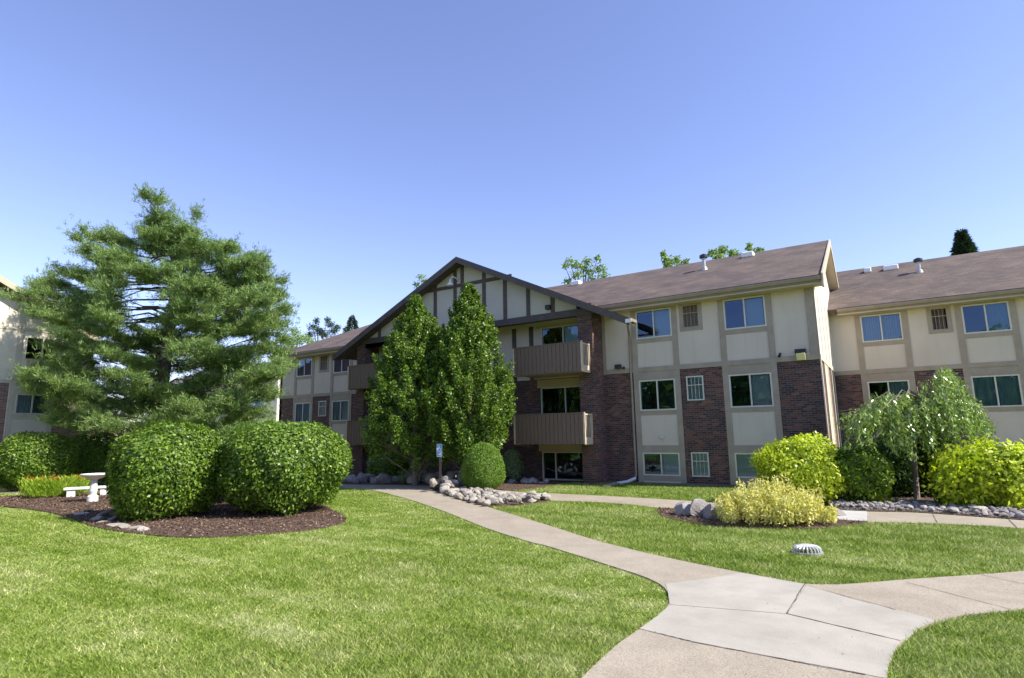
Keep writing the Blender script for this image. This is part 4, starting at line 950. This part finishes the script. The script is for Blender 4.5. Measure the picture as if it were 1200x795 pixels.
for x, y, w_, h_ in pads:                   # boughs behind and in front of the ones seen
    if y > 330 and not (330 < x < 520 and 310 < y < 420): allp.append((x+rng.normal()*25, y+rng.normal()*14-6, w_*.85, h_, rng.uniform(1.2, 4)))
for x, y, w_, h_, dd in allp:
    px_, py_ = x*sc, y*sc+200; big = w_*sc/kp
    dd = rng.normal()*(.5 if y < 330 else 1.3)-.3 if dd is None else dd
    cpt = atD(px_, py_, pd+dd); fsc = (pd+dd)/pd; rx = big*fsc; rz = max(.22, h_*sc/kp*1.25)
    k = int(60+480*rx*rz*1.5); d = sph(k); d[:, 2] = np.abs(d[:, 2])*1.05-.25
    ux = _R; uy = np.array([_f[0], _f[1], 0])
    q = (d[:, :1]*rx)*ux+(d[:, 1:2]*max(.5, rx*.75))*uy+np.c_[np.zeros(k), np.zeros(k), d[:, 2]*rz*(1+.25*rng.normal(size=k))]
    nc = max(5, int(9*rx)); cc = q[rng.integers(0, k, nc)]; q = np.where(rng.uniform(size=(k, 1)) < .75, cc[rng.integers(0, nc, k)]+rng.normal(size=(k, 3))*np.array([.15, .15, .09]), q)
    ov = np.array([cpt.x-PXg, cpt.y-PYg, 0]); ov /= max(1., np.linalg.norm(ov)); q[:, 2] += .3*(q@ov)
    q *= np.where(rng.uniform(size=k) < .12, rng.uniform(1.05, 1.45, k), rng.uniform(.45, 1.05, k))[:, None]
    tips = np.array(cpt)+q; dirs = nrm(nrm(q)*np.array([1, 1, .6])+np.array([0, 0, .75])+rng.normal(size=(k, 3))*.4)
    TP.append(tips); TD.append(dirs)
    # limb from trunk
    zt = cpt.z-.35*abs((cpt-Vector((PXg, PYg, cpt.z))).length)*.25; zt = min(max(zt, 1.0), tr_w[-1].z-.2)
    j = min(range(len(tr_w)-1), key=lambda i: abs(tr_w[i].z-zt) if tr_w[i].z <= zt+.8 else 99)
    a_, b_ = tr_w[j], tr_w[min(j+1, len(tr_w)-1)]; s_ = a_.lerp(b_, min(1, max(0, (zt-a_.z)/max(.01, b_.z-a_.z))))
    mid = s_.lerp(cpt, .5)+Vector((0, 0, rng.uniform(-.5, .12))); mb.tube([s_+Vector((0, 0, rng.uniform(-.5, .2))), s_.lerp(cpt, .25)+Vector((0, 0, rng.uniform(-.35, .1))), mid, cpt], [.05, .04, .025, .01], 5, False) if len(TP) % 5 in (0, 2, 3) else None
    for _ in range(3):
        e = cpt+Vector(tuple(q[rng.integers(k)]*.8)); mb.tube([mid.lerp(cpt, .6), e], [.02, .006], 4, False)
mb.build('trunk', M['bark'], t)
TP = np.concatenate(TP); TD = np.concatenate(TD); per = 8
Pn = np.repeat(TP, per, 0); Dn = nrm(np.repeat(TD, per, 0)+rng.normal(size=(len(Pn), 3))*.55); Pn = Pn-Dn*.04+rng.normal(size=Pn.shape)*.05
n = len(Pn); L_ = rng.uniform(.11, .21, n)[:, None]; W_ = rng.uniform(.016, .03, n)[:, None]; T_ = nrm(np.cross(Dn, rng.normal(size=(n, 3))))
V = np.stack([Pn-T_*W_/2, Pn+T_*W_/2, Pn+Dn*L_], 1).reshape(-1, 3)
rr = np.repeat(rng.uniform(0, 1, len(TP)), per)*.6+rng.uniform(0, .4, n)
mesh_np('crown', V, None, M['l_pine'], rr, t, 3); print('pine needles', n)

# trees beyond the roofs
def far_tree(name, x, Y, clumps, lab, mt='l_bg', L=.2, W=.13, dens=1.0, grp='trees beyond the roofs', xb=None):
    X = atY(xb or x, 400, Y)[0]; t = thing(name, (X, Y, 0), lab, 'tree', grp); mb = MB(); top = 0; PP, NN = [], []
    for cx, cy, cw, ch in clumps:
        p = Vector(atY(cx, cy, Y+rng.uniform(-1, 1))); k = ppm(p.x, Y, p.z); rx, rz = cw/k, ch/k; top = max(top, p.z)
        m_ = int((60+420*rx*rz)*dens); d = sph(m_)*rng.uniform(.2, 1.05, m_)[:, None]; PP.append(np.array(p)+d*np.array([rx, rx, rz])); NN.append(nrm(d+np.array([0, 0, .3])))
        mb.tube([(X, Y, p.z*.55), tuple(Vector((X, Y, p.z*.75)).lerp(p, .5)), tuple(p)], [.12, .06, .015], 5, False)
    mb.tube([(X, Y, 0), (X, Y, top*.6)], [.3, .15], 7); mb.build('trunk', M['bark'], t)
    leaves('crown', np.concatenate(PP), np.concatenate(NN), L, W, M[mt], t, jit=1.0)
far_tree('leafy_tree', 684, 40, [(668, 307, 7, 5), (676, 310, 7, 5), (688, 306, 6, 5), (700, 303, 4, 5), (704, 315, 8, 7), (690, 318, 9, 6), (676, 322, 8, 5), (665, 330, 6, 5), (708, 324, 8, 6), (695, 328, 9, 5), (662, 312, 4, 4), (684, 314, 5, 5)], 'sparse leafy treetop above the main roof left of the pipe', dens=.8, L=.2)
far_tree('leafy_tree', 790, 40, [(777, 298, 3, 5), (781, 305, 6, 6), (793, 304, 5, 4), (803, 308, 5, 4), (786, 311, 8, 4)], 'small treetop peeking over the roof just left of the pipe', dens=1.2)
far_tree('leafy_tree', 862, 42, [(835, 297, 6, 5), (846, 294, 7, 7), (843, 302, 8, 5), (858, 297, 6, 5), (866, 300, 7, 4)], 'rounded treetop over the roof right of the pipe', dens=1.4)
far_tree('leafy_tree', 885, 42, [(878, 290, 3, 5), (881, 295, 4, 4), (891, 293, 4, 3)], 'thin upright treetop beside the white roof vent', dens=1.4)
far_tree('leafy_tree', 495, 38, [(494, 325, 6, 4), (488, 334, 4, 4), (498, 330, 4, 3)], 'wispy treetop behind the left slope of the gable', dens=.8)
far_tree('leafy_tree', 350, 46, [(352, 396, 11, 8), (340, 402, 12, 8), (332, 395, 7, 8), (345, 388, 8, 6), (362, 400, 10, 6), (325, 410, 10, 8), (345, 410, 14, 8)], 'soft green treetop between the pine and the left wing', dens=1.1)
def spruce(x, yt, ybase, Y, wpx, lab, n=9000, dens=1):
    X, _, zt = atY(x, yt, Y); zb = atY(x, ybase, Y)[2]; k = ppm(X, Y, zt); R_ = wpx/k
    t = thing('spruce_tree', (X, Y, 0), lab, 'tree'); slope = R_/(zt-zb)
    MB().tube([(X, Y, 0), (X, Y, zt)], [.25, .03], 6).build('trunk', M['bark'], t)
    u_ = rng.uniform(0, 1, n)**.6; z = zt-u_*(zt-zb)*1.9; a = rng.uniform(0, 6.28, n)
    tier = .6+.4*np.abs(np.sin(z*2.6+np.sin(a*3)*.6)); rr = (zt-z)*slope*tier*rng.uniform(.25, 1.1, n)+.06
    P = np.c_[X+np.cos(a)*rr, Y+np.sin(a)*rr, z]; D = nrm(np.c_[np.cos(a), np.sin(a), rng.normal(size=n)*.4]); s = rng.uniform(.7, 1.2, n)
    mesh_np('crown', leaf_verts(P, D, nrm(rng.normal(size=(n, 3))+np.array([0, 0, 1])), .28*s, .08*s), None, M['l_spruce'], rng.uniform(0, 1, n), t)
spruce(1126, 270, 300, 44, 9.5, 'dark pointed spruce top above the right wing roof')
far_tree('pine_tree', 374, 48, [(371, 376, 4, 4), (367, 383, 7, 4), (374, 388, 10, 5), (384, 375, 4, 4), (388, 381, 7, 4), (380, 392, 9, 5), (391, 388, 6, 4), (363, 392, 6, 4), (396, 384, 4, 3)], 'dark pine tops behind the hipped roof of the left wing', mt='l_spruce', L=.25, W=.1, dens=1.3)
spruce(413, 370, 384, 50, 7, 'small spruce tip above the left wing roof nearest the gable', 4000)

# trees behind the viewer, seen only as reflections in the windows
def refl_tree(x, y, h):
    t = thing('leafy_tree', (x, y, 0), 'broad leafy tree across the lawn facing the building', 'tree', 'trees across the lawn'); MB().tube([(x, y, 0), (x, y, h*.6)], [.35, .2], 7).build('trunk', M['bark'], t)
    n = 2600; d = sph(n)*rng.uniform(.5, 1, n)[:, None]**.6; leaves('crown', np.array([x, y, h*.58])+d*lump(d, 6, .15, int(abs(x*7)))[:, None]*np.array([h*.42, h*.42, h*.45]), d, .85, .55, M['l_bg'], t)
for x, y, h in ((-46, -12, 12), (-39, -20, 13), (-31, -17, 12), (-24, -22, 14), (-17, -20, 12), (-10, -20, 14), (-3, -22, 12), (4, -20, 14), (11, -22, 13), (18, -18, 12), (26, -22, 14), (34, -18, 13), (44, -14, 13), (-56, -4, 12)): refl_tree(x, y, h*.8)

# ------------------------------------------------------------------ rocks
def rock_mesh(seed, amp=.22, sub=2):
    import bmesh
    bm = bmesh.new(); bmesh.ops.create_icosphere(bm, subdivisions=sub, radius=1); r = np.random.default_rng(seed)
    pl = [(Vector(r.normal(size=3)).normalized(), r.uniform(.55, .85)) for _ in range(9)]; ws = [(Vector(r.normal(size=3))*r.uniform(1, 3), r.uniform(0, 6)) for _ in range(5)]
    for v in bm.verts:
        s = 1+amp*.3*sum(math.sin(v.co.dot(w_)+p) for w_, p in ws); c_ = v.co.copy()*s
        for n_, dd in pl:
            k = c_.dot(n_)
            if k > dd: c_ -= n_*(k-dd)*.85
        v.co = c_
    me = bpy.data.meshes.new('rock'); bm.to_mesh(me); bm.free(); return me
RM = []
for i in range(8):
    a = rock_mesh(i); a.materials.append(M['rock_white']); b = rock_mesh(i+20); b.materials.append(M['rock_grey']); RM.append((a, b))
def rock(name, x, y, s, k, label, group, z=0., flat=.65, cat='rock'):
    o = bpy.data.objects.new(name, RM[random.randrange(8)][k]); COL.objects.link(o)
    o.location = (x, y, z+s*flat*.45+.02); o.rotation_euler = (random.uniform(-.4, .4), random.uniform(-.4, .4), random.uniform(0, 6.28))
    o.scale = (s*random.uniform(.85, 1.3), s*random.uniform(.8, 1.1), s*flat*random.uniform(.8, 1.2)); return tag(o, label, cat, group)
# pile around the dome shrub
def wpoly(q): return [at(*p) for p in q]
zone = wpoly([(520, 580), (536, 586), (550, 590), (573, 594.5), (605, 593.5), (646, 587.6), (625, 584.5), (600, 582.5), (580, 580), (545, 577), (525, 574)])
pts = scatter(zone, 46); random.shuffle(pts.tolist())
for x, y in pts[:220]:
    s = random.uniform(.06, .17); rock('rock', x, y, s, 0, 'pale fist to head sized rock heaped round the dome shrub', 'pale rocks round the dome shrub', z=random.uniform(0, .1))
zone2 = wpoly([(503, 571), (504, 577), (522, 580), (545, 577), (560, 572), (560, 566), (520, 564), (508, 566)])
pts = scatter(zone2, 14)
for x, y in pts[:52]:
    s = random.uniform(.12, .27); rock('rock', x, y, s, 1 if random.random() < .35 else 0, 'larger rough rock in the heap left of the dome shrub', 'larger rocks left of the dome shrub', z=random.uniform(0, .28), flat=.8)
# shaded boulders along the far bed
for i in range(44):
    px_ = random.uniform(396, 510); x, y = at(px_, random.uniform(563.5, 567.6)); rock('rock', x, y, random.uniform(.15, .4), 1, 'grey rock in the shade along the bed under the gable', 'grey rocks under the gable', flat=.8)
for i in range(16):
    px_ = random.uniform(596, 640); x, y = at(px_, random.uniform(565, 569)); rock('rock', x, y, random.uniform(.1, .2), 1, 'grey rock at the foot of the brick wall behind the grass strip', 'grey rocks by the brick wall')
# river stones on the right
zone3 = wpoly([(965, 592), (985, 597.5), (1016, 599.6), (1067, 600.3), (1120, 603.8), (1200, 609.8), (1260, 616), (1260, 600), (1130, 592), (1070, 587), (1000, 587)])
pts = scatter(zone3, 46); pts = pts[np.argsort(np.linalg.norm(pts, axis=1))][:290]
for x, y in pts:
    rock('river_stone', x, y, random.uniform(.05, .105), 1 if random.random() < .75 else 0, 'rounded grey stone in the band behind the rear path', 'river stones behind the rear path', z=random.uniform(0, .05), cat='stone')
P = scatter(zone3, 260); V = []
ico = rock_mesh(77, .2, 1); iv = np.array([v.co[:] for v in ico.vertices]); fi = np.array([p.vertices[:] for p in ico.polygons])
VV, FF = [], []
for i, (x, y) in enumerate(P):
    s = random.uniform(.025, .06); VV.append(iv*s*np.array([1.2, .9, .6])+np.array([x, y, .035])); FF.append(fi+i*len(iv))
me = bpy.data.meshes.new('gravel'); me.from_pydata(np.concatenate(VV).tolist(), [], np.concatenate(FF).tolist()); me.materials.append(M['rock_grey']); o = bpy.data.objects.new('gravel', me); COL.objects.link(o); tag(o, 'grey gravel filling the gaps between the river stones', 'gravel', kind='stuff')
for (px_, py_, s, lab) in ((1058, 594, .16, 'tan cobble before the weeping tree trunk'), (1172, 597, .28, 'rounded pale stone under the edge shrub'), (1150, 603, .2, 'round grey cobble near the right edge')):
    x, y = at(px_, py_); rock('river_stone', x, y, s, 0, lab, None, cat='stone')
# three boulders by the gold shrub
for i, (px_, py_, sx, sz, lab) in enumerate(((804, 606, .27, .24, 'leftmost of the three grey boulders beside the gold shrub'), (820, 608, .3, .26, 'middle broad grey boulder of the three by the gold shrub'), (838, 611, .3, .27, 'boulder touching the gold shrub, right of the three'))):
    me = rock_mesh(50+i, .3, 3); me.materials.append(M['boulder']); x, y = at(px_, py_); o = bpy.data.objects.new('boulder', me); COL.objects.link(o)
    u_ = np.array([x, y])/np.hypot(x, y)*.2; o.location = (x+u_[0], y+u_[1], sz*.55); o.scale = (sx*1.25, sx, sz*.85); o.rotation_euler = (0, .1*i, i*1.3); tag(o, lab, 'boulder', 'boulders by the gold shrub')
# edging stones by the left bed
for i, (px_, py_) in enumerate(((96, 605), (104, 601.5), (112, 611), (122, 615), (134, 618.5), (146, 620), (158, 622), (118, 606), (130, 611), (168, 623))):
    x, y = at(px_, py_); rock('edging_stone', x, y, random.uniform(.14, .22), 0, 'flat edging stone at the left bed rim before the bird bath', 'edging stones of the left bed', flat=.3, cat='stone')
x, y = at(982, 605); rock('edging_stone', x, y+.05, .3, 0, 'flat pale stone between gold shrub and white slab', None, flat=.3, cat='stone')

# ------------------------------------------------------------------ bird bath, bench, flowers
x, y = at(108, 589.3)
t = thing('bird_bath', (x, y, 0), 'white stone bird bath on a pedestal in the left bed', 'bird bath')
k = ppm(x, y, .5); hb = topz(0, 556, (x, y))
MB().lathe([(.15, .02), (.155, .06), (.15, .2), (.10, .24), (.095, .28), (.115, .36), (.085, hb-.2), (.09, hb-.16)], (x, y, 0), 20).build('pedestal', M['white_stone'], t, smooth=False)
MB().lathe([(.08, hb-.17), (.2, hb-.13), (.33, hb-.05), (.38, hb-.01), (.38, hb+.02), (.34, hb+.02), (.3, hb-.03), (.05, hb-.07)], (x, y, 0), 24).build('basin', M['white_stone'], t)
a = np.array(at(74, 583.8)); b = np.array(at(131, 580.5)); mid = (a+b)/2; hB = topz(0, 575, tuple(mid)) if 0 else .34
t = thing('garden_bench', (*mid, 0), 'low white stone bench behind the bird bath', 'bench'); u_ = (b-a)/np.linalg.norm(b-a); v_ = np.array([-u_[1], u_[0]])
def obox(mb, c_, hu, hv, z0, z1):
    cs = [c_-u_*hu-v_*hv, c_+u_*hu-v_*hv, c_+u_*hu+v_*hv, c_-u_*hu+v_*hv]; mb.prism([tuple(q) for q in cs], z0, z1); return mb
ln = np.linalg.norm(b-a)/2; obox(MB(), mid, ln, .19, hB-.07, hB).build('seat', M['white_stone'], t, bevel=.01)
for sg in (-1, 1): obox(MB(), mid+u_*sg*(ln-.22), .12, .15, .02, hB-.07).build('leg', M['white_stone'], t)

fl = [(33, 584), (43, 585), (53, 584.5), (63, 584), (73, 583), (83, 582), (90, 581.5), (50, 581), (68, 580), (98, 579), (40, 581)]
for i, (px_, py_) in enumerate(fl):
    x, y = at(px_, py_); hh = topz(0, 560+rng.uniform(-3, 4), (x, y)); hh = min(hh, 1.0)
    lab = 'lily plant with blazing red bloom beside the bird bath' if i == 6 else 'leafy lily plant with small orange and red blooms left of the bird bath'
    t = thing('flowering_plant', (x, y, 0), lab, 'flowers', 'lilies beside the bird bath')
    n = 420; a = rng.uniform(0, 6.28, n); rr = rng.uniform(0, .3, n); zz = rng.uniform(.05, 1, n)*hh*.9
    P = np.c_[x+np.cos(a)*rr, y+np.sin(a)*rr, zz]; D = nrm(np.c_[np.cos(a)*.6, np.sin(a)*.6, np.full(n, .8)])
    mesh_np('foliage', leaf_verts(P, D, nrm(rng.normal(size=(n, 3))), rng.uniform(.1, .2, n), .025), None, M['l_lily'], rng.uniform(0, 1, n), t)
    big = i == 6
    for q in range(1 if big else 3):
        fx, fy = x+rng.normal()*.13, y+rng.normal()*.1; fz = hh*rng.uniform(.88, 1.05); s = .14 if big else rng.uniform(.05, .085)
        if big: fz = hh*.95
        pm = MB()
        for j in range(7):
            an = j*6.28/7; c1, s1 = math.cos(an), math.sin(an)
            pm.add([(fx, fy, fz-s*.2), (fx+c1*s*.6-s1*s*.3, fy+s1*s*.6+c1*s*.3, fz+s*.2), (fx+c1*s, fy+s1*s, fz+s*.1), (fx+c1*s*.6+s1*s*.3, fy+s1*s*.6-c1*s*.3, fz+s*.2)], [(0, 1, 2, 3)])
            pm.add([(fx, fy, fz), (fx+c1*s*.3-s1*s*.3, fy+s1*s*.3+c1*s*.3, fz+s*.5), (fx+c1*s*.5, fy+s1*s*.5, fz+s*.7), (fx+c1*s*.3+s1*s*.3, fy+s1*s*.3-c1*s*.3, fz+s*.5)], [(0, 1, 2, 3)])
        pm.build('blossom', M['petal_red'] if big or rng.uniform() < .3 else M['petal_orange'], t, fix=False)

# small pale flowering plants in the shaded bed
for i, (px_, py_) in enumerate(((478, 566), (486, 566.5), (498, 566), (472, 567))):
    x, y = at(px_, py_); t = thing('bedding_plant', (x, y, 0), 'small pale leaved plant in the shaded bed left of the sign', 'plant', 'pale plants left of the sign')
    n = 160; a = rng.uniform(0, 6.28, n); P = np.c_[x+np.cos(a)*rng.uniform(0, .3, n), y+np.sin(a)*rng.uniform(0, .3, n), rng.uniform(.05, .5, n)]
    leaves('foliage', P, nrm(rng.normal(size=(n, 3))+np.array([0, 0, 1])), .11, .06, M['l_light'], t)

# ------------------------------------------------------------------ drain grate, sign
x, y = at(946, 648.5); t = thing('drain_grate', (x, y, 0), 'domed grey metal drain grate in the grass island', 'drain grate')
dg = MB(); R0, R1_, hd = .21, .11, .12
for i in range(22):
    a = 2*math.pi*i/22; c1, s1 = math.cos(a), math.sin(a); q = []
    for r_, z_ in ((R0, .02), (R0*.93, .09), (R0*.75, hd-.01), (R1_*.8, hd)): q.append((x+c1*r_, y+s1*r_, z_))
    dg.tube(q, .011, 5)
dg.lathe([(R1_, hd-.015), (R1_+.01, hd), (R1_-.02, hd+.012), (.02, hd+.015)], (x, y, 0), 22); dg.build('dome', mat('zinc', (.62, .62, .63), .45, .3), t)
MB().lathe([(R0+.03, .0), (R0+.03, .03), (R0-.01, .035), (R0-.02, .0)], (x, y, 0), 26).build('ring', M['metal_grey'], t)
MB().lathe([(R0-.02, .004), (.01, .006)], (x, y, 0), 20).build('drain_shade', M['metal_dark'], t)  # flat dark disc: shade between the grate bars is put into its colour

SY = 16.2; sx, _, _ = atY(515.5, 560, SY); zt = atY(515, 520.5, SY)[2]; zb = atY(515, 535.5, SY)[2]; hw = 3.1/ppm(sx, SY, 1.6)
t = thing('accessible_sign', (sx, SY, 0), 'small blue accessibility sign on a brown wooden post by the rocks', 'sign')
MB().box(sx-.035, sx+.035, SY+.0, SY+.07, 0, zb+.25).build('post', M['post_wood'], t)
RS = Matrix.Rotation(.45, 4, 'Z')
def sg_build(mb, nm, mt, par):
    mb.v = [tuple(RS @ Vector((v[0]-sx, v[1]-SY, 0))+Vector((sx, SY, v[2]))) for v in mb.v]; return mb.build(nm, M[mt], par)
pl = sg_build(MB().box(sx-hw, sx+hw, SY-.075, SY-.065, zb, zt), 'sign_panel', 'sign_blue', t)
H_ = zt-zb; sy = SY-.078
sb = MB(); ym = sy-.002
def S2(u, v): return (sx+u*hw, v*H_+zb)
def bar(mb, a, b_, wd):
    A, B_ = Vector(S2(*a)), Vector(S2(*b_)); d_ = (B_-A).normalized(); p_ = Vector((-d_.y, d_.x))*wd/2; q = [A-p_, B_-p_, B_+p_, A+p_]
    mb.extY([(v.x, v.y) for v in q], ym, sy+.004)
bar(sb, (-.15, .93), (-.15, .9), .05); bar(sb, (-.18, .86), (-.12, .66), .035); bar(sb, (-.14, .78), (.3, .78), .03); bar(sb, (-.12, .66), (.35, .66), .035); bar(sb, (.35, .66), (.55, .5), .035)
for i in range(10):
    a0, a1 = math.radians(100+i*24), math.radians(124+i*24); bar(sb, (-.05+.5*math.cos(a0), .58+.13*math.sin(a0)), (-.05+.5*math.cos(a1), .58+.13*math.sin(a1)), .025)
bar(sb, (-.9, .38), (.9, .38), .025); bar(sb, (-.6, .2), (.5, .2), .04); bar(sb, (.25, .3), (.62, .19), .035); bar(sb, (.25, .1), (.62, .21), .035)
for a, b_ in (((-.95, .03), (.95, .03)), ((-.95, .98), (.95, .98)), ((-.95, .03), (-.95, .98)), ((.95, .03), (.95, .98))): bar(sb, a, b_, .015)
sg_build(sb, 'symbol', 'sign_white', pl)

# ------------------------------------------------------------------ light
AZ, EL = 80.0, 44.0          # azimuth from +Y towards +X
wd = bpy.data.worlds.new('World'); S.world = wd; wd.use_nodes = True; nt = wd.node_tree
sk = nt.nodes.new('ShaderNodeTexSky'); sk.sky_type = 'NISHITA'; sk.sun_disc = False
sk.sun_elevation = math.radians(EL); sk.sun_rotation = math.radians(AZ); sk.altitude = 200; sk.air_density = 1.0; sk.dust_density = .1; sk.ozone_density = 3.0
tint = nt.nodes.new('ShaderNodeMix'); tint.data_type = 'RGBA'; tint.blend_type = 'MULTIPLY'; tint.inputs[0].default_value = 1; tint.inputs[7].default_value = (1.25, 1.04, 1.18, 1)
nt.links.new(sk.outputs[0], tint.inputs[6]); nt.links.new(tint.outputs[2], nt.nodes['Background'].inputs[0]); nt.nodes['Background'].inputs[1].default_value = .118
sl = bpy.data.lights.new('sun', 'SUN'); sl.energy = 4.2; sl.angle = math.radians(.5); sl.color = (1, .94, .81)
so = bpy.data.objects.new('sun', sl); COL.objects.link(so)
dv = Vector((math.cos(math.radians(EL))*math.sin(math.radians(AZ)), math.cos(math.radians(EL))*math.cos(math.radians(AZ)), math.sin(math.radians(EL))))
so.rotation_euler = dv.to_track_quat('Z', 'Y').to_euler(); so.location = (30, 0, 40)
S.view_settings.view_transform = 'Standard'; S.view_settings.look = 'None'; S.view_settings.exposure = .98; S.view_settings.gamma = 1
S.render.engine = 'CYCLES'; S.cycles.max_bounces = 6; S.cycles.transparent_max_bounces = 12; S.cycles.use_denoising = True
